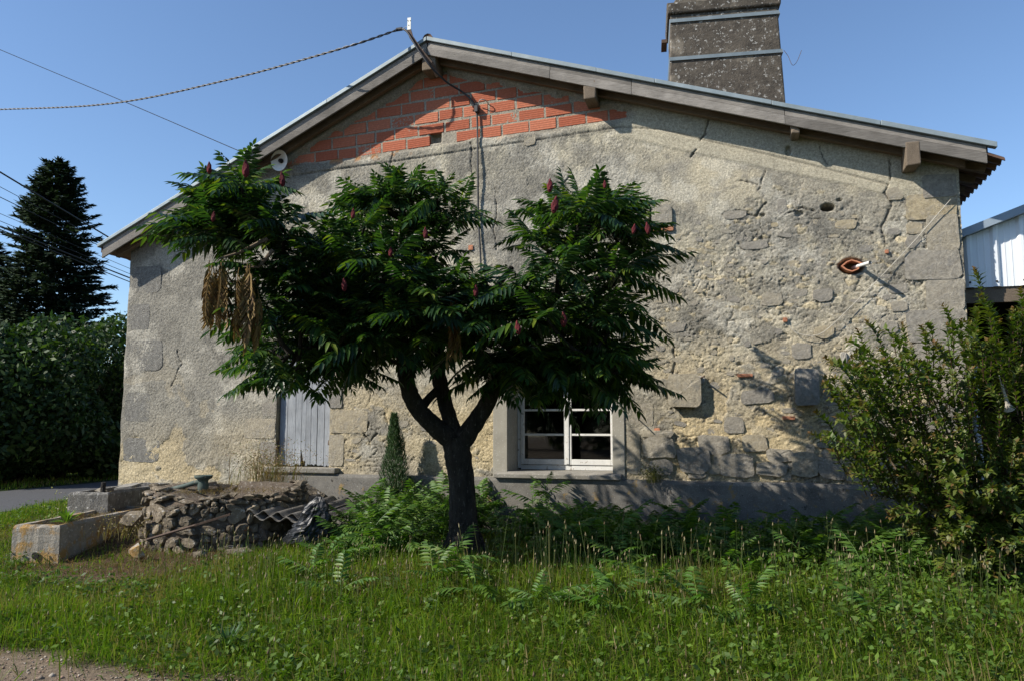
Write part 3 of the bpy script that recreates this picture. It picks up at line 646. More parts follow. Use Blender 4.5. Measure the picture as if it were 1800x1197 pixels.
# ------------------------------------------------------------------ things on and beside the house
import bmesh
def hull_rock(w, d, hgt, seed, n=16):
    r = random.Random(seed); bm = bmesh.new()
    for _ in range(n):
        v = Vector((r.gauss(0, 1), r.gauss(0, 1), r.gauss(0, 1))).normalized()*r.uniform(.85, 1.05)
        bm.verts.new((v.x*w/2, v.y*d/2, v.z*hgt/2))
    bmesh.ops.convex_hull(bm, input=bm.verts); bmesh.ops.delete(bm, geom=[v for v in bm.verts if not v.link_faces], context='VERTS')
    me = bpy.data.meshes.new('rock'); bm.to_mesh(me); bm.free(); return me
for i, q in enumerate([(1224, 660, 1240, 676), (1476, 618, 1490, 640)]): wall_stone(*q, .03, 330+i, 'surround', 'plaster_patch', .6, .7)
p = W(1232, 664); MB().tube([(p[0]-.01, .02, p[2]), (p[0]+.05, -.16, p[2]+.01)], .010, 6).build('iron_spike', M['iron'], house)
p = W(1124, 738); MB().tube([(p[0], .02, p[2]), (p[0]+.01, -.16, p[2])], .007, 6).build('iron_spike', M['iron'], house)

lamp = empty('eaves_lamp', tuple(W(492, 283, -.16)))
tag(lamp, 'round white enamel dish with dark socket under the brick gable eaves', 'lamp')
b = MB(); prof = [(.02, .045), (.06, .030), (.11, .012), (.152, -.012), (.158, -.02), (.15, -.012), (.10, .018), (.05, .042), (.02, .055)]; n = 28
b.add([(r*math.cos(2*math.pi*k/n), y, r*math.sin(2*math.pi*k/n)) for r, y in prof for k in range(n)], [(i*n+k, i*n+(k+1) % n, (i+1)*n+(k+1) % n, (i+1)*n+k) for i in range(len(prof)-1) for k in range(n)]).build('dish', M['white'], lamp, True)
MB().tube([(0, .06, 0), (0, .0, 0), (0, -.015, 0)], [.035, .032, .022], 12).build('socket', M['dark'], lamp, True)
MB().tube([(0, .05, 0), (0, .10, .03), (.01, .17, .05)], .012, 8).build('bracket', M['iron'], lamp)
lamp.rotation_euler = (R(8), 0, R(-8))

mast = empty('service_mast', tuple(W(757, 122, -.37)))
tag(mast, 'dark steel service bracket with pale perforated plate above the roof ridge', 'bracket'); m0 = mast.location
def rel(P): return tuple(Vector(P)-m0)
b = MB(); path = [W(770, 135, -.30), W(758, 112, -.385), W(738, 88, -.42), W(723, 66, -.44), W(719, 52, -.44)]
for p, q in zip(path[:-1], path[1:]): b.bar(rel(p), rel(q), .055, .014, (0, 1, .2))
b.build('bracket_arm', M['iron'], mast)
MB().bar(rel(W(719, 53, -.447)), rel(W(719.5, 32, -.447)), .052, .010, (0, 1, 0)).build('plate', M['galv'], mast)
b = MB()
for q in ((717, 37), (721, 37), (718, 45)):
    c = Vector(rel(W(*q, -.455))); b.tube([c+Vector((0, .004, 0)), c-Vector((0, .003, 0))], .006, 8)
b.build('bolt', M['iron'], mast)
clampP = W(703, 52, -.44)
b = MB(); b.tube([rel(W(697, 53, -.44)), rel(W(707, 51.5, -.44))], .026, 10); b.build('cable_clamp', M['rubber'], mast)
MB().tube([rel(W(707, 51, -.44)), rel(W(714, 48, -.44)), rel(W(719, 49, -.44))], .004, 6).build('hook', M['galv'], mast)

def cable(name, pts, rad, mat, label, cat='cable', strands=1, group=None, n=6, sm=8):
    path = smooth_path(pts, sm); b = MB()
    if strands == 1: b.tube(path, rad, n)
    else:
        fine = smooth_path(pts, sm*7)
        for s in range(strands):
            out = []; acc = 0
            for i, p in enumerate(fine):
                if i: acc += np.linalg.norm(np.array(p)-np.array(fine[i-1]))
                t = acc*2*math.pi/.26+s*2*math.pi/strands; out.append((p[0], p[1]+math.cos(t)*rad*.9, p[2]+math.sin(t)*rad*.9))
            b.tube(out, rad*.85, 5)
    return tag(b.build(name, mat, None, True), label, cat, group)
cable('overhead_cable', [D(-900, 150, 22), D(-300, 200, 17.5), D(0, 193, 15.2), D(200, 182, 13.7), D(400, 141, 12.3), D(600, 86, 10.95), clampP], .0105, M['twist'], 'thick twisted overhead supply cable sagging from the ridge bracket across the sky', strands=2)
cable('service_cable', [clampP, W(715, 56, -.46), W(735, 88, -.46), W(757, 118, -.42), W(785, 145, -.22), W(812, 162, -.06), W(829, 177, -.04), W(836, 192, -.035), W(839, 215, -.03), W(840, 300, -.045), W(841, 380, -.03), W(845, 462, -.04), W(847, 560, -.03)], .014, M['rubber'], 'black cable running from the ridge bracket down over the brick and render')
wc = W(838, 193, -.045); cl = MB().box((wc[0]-.025, -.075, wc[2]-.045), (wc[0]+.025, .0, wc[2]+.05)); tag(cl.build('cable_clip', M['rubber'], None, bevel=.008), 'black plastic clamp holding the black cable on the brick gable', 'clamp')
hk = MB(); hp = W(848, 181, -.02); hk.tube(smooth_path([(hp[0]-.06, -.03, hp[2]-.02), (hp[0], -.10, hp[2]+.01), (hp[0]+.07, -.06, hp[2]), (hp[0]+.08, .02, hp[2]-.03)], 4), .007, 6); tag(hk.build('wall_hook', M['galv'], None), 'small steel hook on the brick beside the black cable', 'hook')
cable('telephone_wire', [D(-400, -82, 19), D(0, 88, 15.6), D(215, 178, 13.8), W(425, 268, -.2), W(470, 286, -.12)], .006, M['wire'], 'single thin dark wire slanting down to the white dish under the eaves', 'wire')
lines = [((0, 303), (190, 417), .022, 'thick dark cable uppermost of the lines crossing the spruce'), ((0, 329), (205, 437), .008, 'thin wire just under the thick uppermost cable by the spruce'), ((0, 347), (215, 452), .011, 'wire third from the top among the lines crossing the spruce'),
         ((0, 376), (222, 470), .007, 'faint thin wire fourth from the top among the lines crossing the spruce'), ((0, 389), (226, 481), .008, 'thin wire just above the two lowest black cables crossing the spruce'),
         ((0, 399), (228, 489), .020, 'upper of the two lowest thick black cables crossing the spruce'), ((0, 404), (228, 496), .014, 'lowest black cable of the lines crossing the spruce')]
for (a, b_), (c, d_), rad, lab in lines:
    s = (d_-b_)/(c-a); pts = [D(px, b_+s*px-.000012*(px*(px-c)), dist) for px, dist in ((-700, 15), (-250, 18), (0, 20), (110, 21.2), (c, 22.5), (420, 25))]
    cable('power_line', pts, rad, M['rubber'], lab, 'wire', group='power lines beside the lane')
cable('string', [W(1672, 350, -.05), W(1600, 432, -.035), W(1540, 495, -.04), (W(1500, 535, -.04)), W(1455, 578, -.05), W(1430, 590, -.045), W(1400, 585, -.04), W(1386, 570, -.04)], .004, M['string'], 'pale string hanging slantwise across the rubble wall near the corner', 'string')

dp = empty('downpipe', tuple(W(1716, 800, .12))); dp.location.z = 0
x, y = dp.location.x, dp.location.y; tag(dp, 'grey plastic downpipe at the corner behind the myrtle', 'pipe')
MB().tube(smooth_path([(-.16, .0, 2.62), (-.04, 0, 2.62), (.01, 0, 2.54), (.02, 0, 2.4), (.02, 0, 1.2), (.02, 0, .0)], 5), .052, 12).build('pipe', M['pvc'], dp, True)
MB().tube([(.02, 0, 1.75), (.02, 0, 1.82)], .060, 12).build('collar', M['pvc'], dp, True)

shed = empty('shed', (5.52, .32, 0)); tag(shed, 'white ribbed metal shed with open dark front beside the house corner', 'shed')
def shed_top(x): return 3.80+.375*(x-.02)
prof = []; x = .02
while x < 4.2:
    prof += [(x, 0), (x+.03, -.035), (x+.065, -.035), (x+.095, 0), (x+.14, 0), (x+.144, -.004), (x+.156, -.004), (x+.16, 0), (x+.21, 0), (x+.214, -.004), (x+.226, -.004), (x+.23, 0)]; x += .28
for k in range(0, 4):                                    # cladding sheets
    seg = [q for q in prof if .02+k*1.12-.001 <= q[0] <= .02+(k+1)*1.12+.001]
    if len(seg) < 2: continue
    b = MB(); m = len(seg); b.add([(q[0], q[1], 3.20) for q in seg]+[(q[0], q[1], shed_top(q[0])) for q in seg], [(i, i+1, m+i+1, m+i) for i in range(m-1)]); b.build('cladding_sheet', M['clad'], shed)
b = MB(); b.add([(-.02, -.13, shed_top(-.02)+.005), (4.4, -.13, shed_top(4.4)+.005), (4.4, -.13, shed_top(4.4)+.10), (-.02, -.13, shed_top(-.02)+.10), (-.02, 6, shed_top(-.02)+.005), (4.4, 6, shed_top(4.4)+.005), (4.4, 6, shed_top(4.4)+.10), (-.02, 6, shed_top(-.02)+.10)],
      [(0, 1, 2, 3), (5, 4, 7, 6), (0, 4, 5, 1), (3, 2, 6, 7), (0, 3, 7, 4), (1, 5, 6, 2)]); b.build('roof_sheet', M['trim'], shed)
b = MB()
for k in range(15): b.tube([(.06+k*.28, -.03, 3.26), (.06+k*.28, -.045, 3.26)], .012, 8)
b.build('screw', M['dark'], shed)
MB().box((.0, .02, 3.02), (4.3, .10, 3.20)).build('header_beam', M['beam'], shed)
b = MB(); b.add([(x_, y_, z_) for y_ in (5.5, 5.6) for x_, z_ in ((0, -.2), (4.4, -.2), (4.4, shed_top(4.4)), (0, shed_top(0)))], [(0, 1, 2, 3), (7, 6, 5, 4), (0, 3, 7, 4), (1, 5, 6, 2), (3, 2, 6, 7)]); b.box((4.3, .1, -.2), (4.4, 5.5, 5.2)); b.box((-.06, .2, -.2), (-.02, 5.5, 3.75)); b.build('back_wall', M['dark'], shed)
MB().box((2.9, .02, -.1), (3.05, .17, 3.02)).build('post', M['beam'], shed)

# ------------------------------------------------------------------ yard objects on the left
def trough(name, loc, rz, w, L, hgt, t, mat, label, fill):
    o = empty(name, loc); o.rotation_euler = (0, 0, rz); tag(o, label, 'trough')
    b = MB(); n = 7
    out = []; ys = [0, .02, .05]+list(np.linspace(.12, L-.12, n))+[L-.05, L]
    def rect(x0, x1, y0, y1, nseg=9):
        P = [(x0+(x1-x0)*k/nseg, y0) for k in range(nseg)]+[(x1, y0+(y1-y0)*k/nseg) for k in range(nseg)]+[(x1-(x1-x0)*k/nseg, y1) for k in range(nseg)]+[(x0, y1-(y1-y0)*k/nseg) for k in range(nseg)]
        return P
    rings = [(rect(.0, w, 0, L), -.15), (rect(0, w, 0, L), hgt*.5), (rect(.0, w, .0, L), hgt-.03), (rect(.018, w-.018, .018, L-.018), hgt), (rect(t, w-t, t, L-t), hgt-.004), (rect(t+.02, w-t-.02, t+.02, L-t-.02), hgt-.25)]
    V = []; m = 36; rr = random.Random(int(w*1000))
    for P, z_ in rings:
        for x, y in P: V.append((x+rr.uniform(-.004, .004), y+rr.uniform(-.004, .004), z_+rr.uniform(-.007, .007)))
    F = [(i*m+k, i*m+(k+1) % m, (i+1)*m+(k+1) % m, (i+1)*m+k) for i in range(len(rings)-1) for k in range(m)]+[tuple(5*m+k for k in range(m))]
    b.add(V, F).build('basin', M[mat], o, False)
    gxs = np.linspace(t+.005, w-t-.005, 9); gys = np.linspace(t+.005, L-t-.005, 26); Xg, Yg = np.meshgrid(gxs, gys, indexing='ij')
    Zg = fill(Xg, Yg, hgt, L)+.05*(fbm(Xg*9, Yg*9, 4)-.5); ii = np.arange(Xg.size).reshape(Xg.shape)
    link(bpy.data.objects.new('soil', fast_mesh('soil', np.stack([Xg, Yg, Zg], -1).reshape(-1, 3), np.stack([ii[:-1, :-1], ii[1:, :-1], ii[1:, 1:], ii[:-1, 1:]], -1).reshape(-1, 4), M['mortar'], None, True)), o)
    return o
tr1 = trough('stone_trough', (-4.60, -3.36, .06), R(15), .52, 2.0, .46, .075, 'trough_lichen', 'low stone trough with orange lichen end and drain hole', lambda x, y, hh, L: hh-.14+.14*(y/L))
b = MB(); b.tube([(.27, .05, .14), (.27, -.013, .14)], [.035, .038], 12); b.build('drain_hole', M['dark'], tr1)
tr2 = trough('stone_trough', (-5.26, -2.02, .16), R(15), .52, 1.7, .58, .08, 'trough_grey', 'grey stone trough with whitish lichen standing behind the orange one', lambda x, y, hh, L: hh-.10+.06*np.sin(y*4))
o = tag(link(bpy.data.objects.new('stone', hull_rock(.20, .16, .13, 5))), 'pale stone lying on the soil of the grey trough', 'stone'); o.data.materials.append(M['stone']); o.location = (-5.20, -1.55, .70)
b = MB(); b.tube([(0, 0, 0), (0, 0, .07), (.005, 0, .14)], [.035, .032, .03], 9); o = tag(b.build('stump', M['bark'], None), 'short dark stub standing in the grey trough', 'stump'); o.location = (-5.12, -1.60, .70)
b = MB(); b.box((-.12, -.17, -.012), (.12, .17, .012), .01); o = tag(b.build('tile_piece', M['concrete'], None), 'whitish flat tile lying in the grey trough', 'tile'); o.location = (-5.30, -.95, .74); o.rotation_euler = (.1, -.12, .3)

ring = empty('rubble_base', (-3.24, -1.55, .18)); tag(ring, 'round ruined rubble stone base beside the stone troughs', 'stonework'); RR = .93
def ring_r(t): return RR*(1+.05*math.sin(3*t+1)+.03*math.sin(7*t))
def ring_top(t): return .60+.05*math.sin(2*t+.5)+.03*math.sin(5*t)
b = MB(); n = 40; rows_ = [(1.02, -.3), (.97, .15), (.95, .38), (.93, .54), (.84, .60), (.5, .62), (.15, .63)]; V = []
for s, z_ in rows_:
    for k in range(n):
        t = 2*math.pi*k/n; zz = z_*(ring_top(t)/.60) if z_ > 0 else z_; V.append((math.cos(t)*ring_r(t)*s, math.sin(t)*ring_r(t)*s, zz+random.uniform(-.02, .02)))
F = [(i*n+k, i*n+(k+1) % n, (i+1)*n+(k+1) % n, (i+1)*n+k) for i in range(len(rows_)-1) for k in range(n)]+[tuple(6*n+k for k in range(n))]
b.add(V, F).build('core', M['mortar'], ring)
random.seed(5); zz = -.04; row = 0
while zz < .56:
    hgt = random.uniform(.055, .13); t = R(150)+random.uniform(0, .1)
    while t < R(385):
        w = random.choice((.06, .08, .1, .13, .16, .22))*random.uniform(.8, 1.2); tt = t+w/2/RR
        o = stone_mesh(w*1.0, hgt*random.uniform(.7, 1.25), random.uniform(.01, .06), int(t*1000+row*77), 10, .75, .78).build('stone', M['rubble'], ring)
        rr_ = ring_r(tt)*(.985-.05*zz); o.location = (math.cos(tt)*rr_, math.sin(tt)*rr_, (zz+hgt/2+random.uniform(-.025, .025))*ring_top(tt)/.60); o.rotation_euler = (random.uniform(-.2, .2), random.uniform(-.6, .6), tt+R(90)); t += w/RR+.01
    zz += hgt+.004; row += 1
for k in range(30):                                      # cap stones on the rim
    t = R(140)+k*R(8.6); o = bpy.data.objects.new('stone', hull_rock(random.uniform(.14, .26), random.uniform(.12, .2), random.uniform(.05, .09), 500+k, 14)); o.data.materials.append(M['rubble'])
    rr_ = ring_r(t)*random.uniform(.82, .95); o.location = (math.cos(t)*rr_, math.sin(t)*rr_, ring_top(t)+random.uniform(-.01, .03)); o.rotation_euler = (random.uniform(-.15, .15), random.uniform(-.15, .15), random.uniform(0, 3)); link(o, ring)
o = tag(link(bpy.data.objects.new('stone_block', hull_rock(.75, .6, .55, 91, 26))), 'dark stone block against the plinth behind the corrugated sheets', 'stone'); o.data.materials.append(M['rubble']); o.location = (-2.62, -.62, .55)

pump = empty('pump_spout', (-3.28, -2.05, .80)); tag(pump, 'old green iron pump spout lying on the round rubble base', 'pump')
MB().tube(smooth_path([(-.33, .02, .02), (-.18, .01, .055), (-.05, 0, .095), (.02, 0, .10)], 4), [.026]*13, 10).build('spout', M['green_iron'], pump, True)
b = MB(); pr_ = [(.03, -.02), (.055, .02), (.06, .07), (.05, .10), (.055, .125), (.09, .145), (.10, .175), (.088, .175), (.05, .14), (.02, .12)]; n = 18
b.add([(r*math.cos(2*math.pi*k/n)+.05, r*math.sin(2*math.pi*k/n), z_) for r, z_ in pr_ for k in range(n)], [(i*n+k, i*n+(k+1) % n, (i+1)*n+(k+1) % n, (i+1)*n+k) for i in range(len(pr_)-1) for k in range(n)]).build('cup', M['green_iron'], pump, True)
pump.rotation_euler = (0, 0, R(8)); pump.scale = (1.1, 1.1, 1.1)
b = MB(); b.tube([D(258, 948, 8.45), D(345, 922, 8.5)], .014, 8); b.bar(D(343, 922.5, 8.5), D(405, 903, 8.55), .05, .02); tag(b.build('iron_tool', M['iron'], None), 'long rusty iron bar with flat end leaning on the round rubble base', 'tool')
def sheet(P, waves, amp, lab, ph=0):
    A, B_, C_, D_ = [np.array(p) for p in P]; n = waves*12; b = MB(); V = []
    nrm = np.cross(B_-A, D_-A); nrm /= np.linalg.norm(nrm)
    for off in (0, -.008):
        for j in range(7):
            v = j/6
            for i in range(n+1):
                u = i/n; p = (A*(1-u)+B_*u)*(1-v)+(D_*(1-u)+C_*u)*v; V.append(p+nrm*(amp*math.sin(u*waves*2*math.pi+ph)+off+.006*math.sin(v*5+u*3)))
    m = n+1; q = 7*m
    F = [(j*m+i, j*m+i+1, (j+1)*m+i+1, (j+1)*m+i) for j in range(6) for i in range(n)]+[(q+j*m+i, q+(j+1)*m+i, q+(j+1)*m+i+1, q+j*m+i+1) for j in range(6) for i in range(n)]
    F += [(i, q+i, q+i+1, i+1) for i in range(n)]+[(6*m+i, 6*m+i+1, q+6*m+i+1, q+6*m+i) for i in range(n)]+[(j*m, (j+1)*m, q+(j+1)*m, q+j*m) for j in range(6)]+[(j*m+n, q+j*m+n, q+(j+1)*m+n, (j+1)*m+n) for j in range(6)]
    return tag(b.add(V, F).build('corrugated_sheet', M['fibro'], None, True), lab, 'roof sheet', 'corrugated sheets by the rubble base')
sheet([D(432, 898, 9.0), D(532, 908, 8.95), D(628, 880, 10.2), D(528, 866, 10.25)], 4, .026, 'upper grey corrugated roofing sheet lying by the rubble base')
sheet([D(446, 909, 8.98), D(560, 918, 8.9), D(650, 890, 10.1), D(540, 876, 10.2)], 4, .026, 'lower grey corrugated roofing sheet under the other one', 1.5)
for i, (px, py, w, lab) in enumerate([(455, 930, .34, 'brown stone block propping the corrugated sheets'), (245, 962, .26, 'small orange lichen rock by the end of the iron bar'), (234, 905, .34, 'reddish stone lump between trough and rubble base'), (352, 972, .2, 'small pale stone at the foot of the rubble base'), (420, 970, .35, 'flat dark stone in the grass before the rubble base')]):
    P = D(px, py, (9.15, 8.35, 9.0, 8.5, 8.5)[i]); o = tag(link(bpy.data.objects.new('rock', hull_rock(w, w*.8, w*(.8, .75, .7, .6, .3)[i], 40+i, 14))), lab, 'rock'); o.data.materials.append(M[('mortar', 'trough_lichen', 'rubble', 'rubble', 'rubble')[i]])
    o.location = P; o.location.z = max(float(gz(P[0], P[1]))+w*.22, P[2]-.03)
bagP = D(545, 945, 8.75); bag = MB(); n = 44; m_ = 24; V = []
for j in range(m_+1):
    v = j/m_; rad = .215*(1-v)**.7+.03
    for k in range(n):
        t = 2*math.pi*k/n; a = math.cos(t); b_ = math.sin(t); cr = 1+.22*math.sin(3*t+2.2*v)+.5*(float(fbm(k*.33, j*.30, 5, 3))-.5)+.28*(float(vn(k*.9, j*.55, 8))-.5)*(0 if k in (0, n-1) else 1)
        V.append((a*rad*cr*1.1+.16*v-.05, b_*rad*cr*.75, .50*v**.9-.03+.04*(float(vn(k*.5, j*.5, 3))-.5)))
bag.add(V, [(i*n+k, i*n+(k+1) % n, (i+1)*n+(k+1) % n, (i+1)*n+k) for i in range(m_) for k in range(n)]+[tuple(m_*n+k for k in range(n))])
o = tag(bag.build('plastic_bag', M['bag'], None, False), 'crumpled black plastic bag slumped over the corrugated sheets', 'bag'); o.location = (bagP[0], bagP[1], float(gz(bagP[0], bagP[1]))+.02); o.location.z = max(o.location.z, bagP[2]-.02)

# ------------------------------------------------------------------ sumac tree
def frond(seed, L=.62, pairs=11, ll=.155, lw=.052, droop=.30, hang=.35, spread=1.):
    """pinnate leaf: rachis with paired drooping leaflets; local +x outward, z up"""
    r = random.Random(seed); V = []; F = []
    def P(t): return Vector((L*(t-.10*t*t*droop), .02*math.sin(t*4+seed), L*(.10*t-droop*t*t)))
    ts = [0, .2, .4, .6, .8, 1.0]
    for i, t in enumerate(ts):
        p = P(t); w = .005*(1-.7*t)
        V += [p+Vector((0, w, 0)), p+Vector((0, -w*.5, w)), p+Vector((0, -w*.5, -w))]
    for i in range(5):
        for k in range(3): a, b_ = i*3+k, i*3+(k+1) % 3; F += [(a, b_, b_+3), (a, b_+3, a+3)]
    def leaflet(p, d, down, l, w):
        base = len(V); d = d.normalized(); up = Vector((0, 0, 1)); s = d.cross(up).normalized(); nn = s.cross(d)
        pts = [p]
        for f, ww, dr in ((.28, .85, .03), (.62, .75, .14)):
            c = p+d*l*f-up*l*dr*down
            pts += [c+s*w*ww+nn*w*.35, c-nn*w*.12, c-s*w*ww+nn*w*.35]
        pts.append(p+d*l-up*l*.33*down); V.extend(pts); b_ = base
        F.extend([(b_, b_+2, b_+1), (b_, b_+3, b_+2), (b_+1, b_+2, b_+5), (b_+1, b_+5, b_+4), (b_+2, b_+3, b_+6), (b_+2, b_+6, b_+5), (b_+4, b_+5, b_+7), (b_+5, b_+6, b_+7)])
    for i in range(pairs):
        t = .16+.80*i/(pairs-1); p = P(t); sz = (.72+.5*math.sin(math.pi*min(1, t*.95)))*ll*r.uniform(.88, 1.08)
        if t > .85: sz *= .8
        for sg in (-1, 1):
            d = Vector((.45+.35*t+r.uniform(-.1, .1), sg*spread, -hang*r.uniform(.5, 1.3))); leaflet(p+Vector((r.uniform(-.01, .01), 0, 0)), d, r.uniform(.6, 1.4), sz, lw/2*r.uniform(.85, 1.1))
    leaflet(P(1), Vector((1, 0, -droop*1.2)), 1, ll*.8, lw/2)
    return np.array([tuple(v) for v in V]), np.array(F)
class Bake:
    def __init__(s): s.V = []; s.F = []; s.n = 0; s.C = []
    def add(s, V, F, mat=None, col=None):
        if mat is not None: m = np.array(mat); V = V@m[:3, :3].T+m[:3, 3]
        s.V.append(V); s.F.append(F+s.n); s.n += len(V)
        if col is not None: s.C.append(col if np.ndim(col) == 2 else np.tile(col, (len(V), 1)))
    def mesh(s, name, mat, smooth=False): return fast_mesh(name, np.concatenate(s.V), np.concatenate(s.F), mat, np.concatenate(s.C) if s.C else None, smooth)
def frame(loc, d, sc=1., roll=0.):
    d = Vector(d).normalized(); up = Vector((0, 0, 1)); y = up.cross(d)
    y = y.normalized() if y.length > 1e-3 else Vector((0, 1, 0)); z_ = d.cross(y)
    m = Matrix((d, y, z_)).transposed().to_4x4() @ Matrix.Rotation(roll, 4, 'X'); m = m @ Matrix.Diagonal((sc, sc, sc, 1)); m.translation = Vector(loc); return m
FR = [frond(s, L=.60+.03*(s % 3), droop=(.25, .38, .52, .32, .65, .15)[s % 6], hang=(.4, .6, .8, .5, 1.0, .35)[s % 6], pairs=10+s % 3) for s in range(8)]
FRM = [fast_mesh('leaf', V, F, M['sumac']) for V, F in FR]
TD = 8.25
tree = empty('sumac_tree', tuple(G(815, 983, .17))); tag(tree, 'spreading sumac tree with dark pinnate leaves and red fruit cones before the gable', 'tree'); t0 = Vector(tree.location)
random.seed(12)
def tp(px, py, dd=0): return D(px, py, TD+dd)
limbs = [([(816, 1000), (815, 972), (815, 930), (813, 880), (810, 830), (803, 790), (797, 768)], [.30, .215, .165, .150, .148, .152, .145], 0, 0),
         ([(797, 775), (768, 752), (740, 725), (722, 695), (713, 655), (708, 610), (690, 560), (640, 520), (585, 500)], [.125, .105, .098, .095, .088, .075, .055, .045, .035], 0, -.5),
         ([(800, 775), (790, 735), (778, 690), (768, 645), (768, 620), (772, 580), (760, 520), (745, 450), (735, 390)], [.11, .085, .082, .088, .085, .065, .048, .04, .03], 0, .3),
         ([(738, 722), (752, 702), (770, 685)], [.06, .048, .05], 0, 0),
         ([(768, 640), (800, 622), (825, 595), (838, 560), (870, 510), (900, 470)], [.085, .075, .062, .05, .04, .03], 0, .5),
         ([(812, 775), (838, 738), (858, 705), (872, 668), (900, 625), (945, 575), (985, 500), (1010, 430), (1020, 370)], [.12, .10, .092, .088, .07, .055, .045, .036, .028], 0, -.3),
         ([(690, 560), (640, 540), (560, 500), (520, 470), (480, 425), (455, 385), (435, 345)], [.06, .055, .05, .048, .045, .04, .03], -.1, -.8),
         ([(945, 575), (1010, 545), (1070, 500), (1110, 450)], [.05, .042, .035, .028], 0, .2),
         ([(708, 610), (660, 600), (590, 605), (510, 620)], [.05, .04, .032, .024], 0, -.9), ([(900, 625), (960, 630), (1030, 625)], [.05, .035, .026], 0, -.7)]
tb = MB(); nodes = []
for pts, rad, da, db in limbs:
    P3 = [tp(x, y, da+(db-da)*i/(len(pts)-1)) for i, (x, y) in enumerate(pts)]
    if pts[0] == (816, 1000): P3[0][2] = -.15
    sp = smooth_path(P3, 5); rr_ = np.interp(np.linspace(0, len(rad)-1, len(sp)), range(len(rad)), rad)
    tb.tube([Vector(p)-t0 for p in sp], rr_*.93, 14, True, .07)
    if pts[0] != (816, 1000): nodes += [(np.array(p), r) for p, r in list(zip(sp, rr_))[len(sp)//3:]]
for a in range(7):                                       # root flare
    t = a*.9+.3; tb.tube([Vector((math.cos(t)*.10, math.sin(t)*.10, .30)), Vector((math.cos(t)*.20, math.sin(t)*.20, .08)), Vector((math.cos(t)*.32, math.sin(t)*.32, -.10))], [.07, .065, .04], 7, True, .05)
tips = [(425, 325), (402, 350), (452, 372), (500, 398), (420, 395), (385, 362), (460, 415), (370, 395), (395, 420), (500, 420),
        (718, 335), (678, 362), (772, 350), (742, 395), (640, 400), (605, 425), (570, 450), (700, 440), (768, 448), (782, 385), (655, 355),
        (975, 375), (1022, 372), (1066, 378), (962, 405), (1050, 400), (1098, 425), (1112, 462), (1000, 450), (1080, 480), (945, 430), (1075, 385),
        (520, 470), (560, 520), (620, 490), (680, 515), (740, 500), (800, 510), (905, 540), (960, 520), (1020, 530), (1072, 570), (850, 545),
        (480, 615), (535, 595), (600, 605), (660, 590), (715, 565), (900, 605), (952, 625), (1002, 640), (1050, 635), (880, 645), (500, 555), (580, 560), (640, 550), (1040, 590), (990, 575), (780, 560), (930, 660), (450, 590), (560, 625), (1075, 620), (470, 645), (520, 650), (620, 640), (680, 625), (745, 600), (830, 600), (860, 620), (910, 640), (970, 665), (1035, 665), (1085, 655), (640, 610), (590, 580), (700, 600), (540, 560), (480, 570), (1010, 610), (860, 575), (1095, 545)]
front = [(470, 475), (505, 505), (545, 500), (590, 530), (640, 540), (690, 555), (740, 550), (800, 545), (850, 560), (620, 455), (560, 460), (680, 470), (900, 560), (960, 560), (530, 555), (470, 540), (610, 585), (1040, 560), (920, 500), (980, 480), (720, 510), (660, 600)]
nt = len(tips); tips += front
cc = np.array(tp(770, 560)); leaves = []
tip_pts = []
for i, (px, py) in enumerate(tips):
    for rep_ in range(2 if i % 3 and i < nt else 1):
        dd = random.uniform(-.85, .35) if rep_ == 0 else random.uniform(-.5, .75)
        if i >= nt: dd = random.uniform(-1.2, -.75)
        if px < 540 and py < 440: dd = random.uniform(-1.0, -.2)-.1
        P = np.array(tp(px+random.uniform(-14, 14)*rep_*2, py+random.uniform(-8, 12)*rep_, dd)); P[1] = min(P[1], -.42); tip_pts.append(P)
        nb_, nr = min(nodes, key=lambda q: np.linalg.norm(q[0]-P)+.4*max(0, q[0][2]-P[2]))
        mid = (nb_+P)/2+np.array([0, 0, -.06]); tb.tube([Vector(q)-t0 for q in smooth_path([nb_, mid, P], 3)], np.linspace(min(nr, .035), .012, 7), 6)
        ax = (P-cc); ax[2] = abs(ax[2])*.6+.9; ax /= np.linalg.norm(ax)
        nf = random.randint(8, 11)
        for j in range(nf):
            az = j*2.39996+i; el = R(62)-R(82)*(j/nf)-(R(22) if py > 585 else 0)+random.uniform(-.15, .15)
            d = np.array([math.cos(az)*math.cos(el), math.sin(az)*math.cos(el), math.sin(el)])+ax*.25
            d[1] -= .06
            leaves.append((P+np.array([0, 0, -.02*j/nf]), d, random.uniform(.6, 1.02)*(.70+.35*j/nf), random.randrange(8), random.uniform(-.3, .3)))
keep_l = []
for q in leaves:                                         # leaves that would push through the wall grow away from it
    P, d, s_, k, ro = q
    if P[1]+d[1]/np.linalg.norm(d)*.62*s_ > -.12: d = d*np.array([1, -.5, 1])
    keep_l.append((P, d, s_, k, ro))
tb.build('trunk', M['bark'], tree, True)
keep_l.sort(key=lambda q: (np.array(q[0])-CAM)@_f - .15*q[2])
bk = Bake(); T0i = Matrix.Translation(-t0)
for i, (P, d, s_, k, ro) in enumerate(keep_l):
    m = T0i @ frame(P, d, s_, ro)
    if i < 300:
        o = bpy.data.objects.new('leaf', FRM[k]); o.matrix_basis = m; link(o, tree)
    else: bk.add(*FR[k], m)
tag(link(bpy.data.objects.new('crown', bk.mesh('crown', M['sumac'])), tree), kind='stuff')
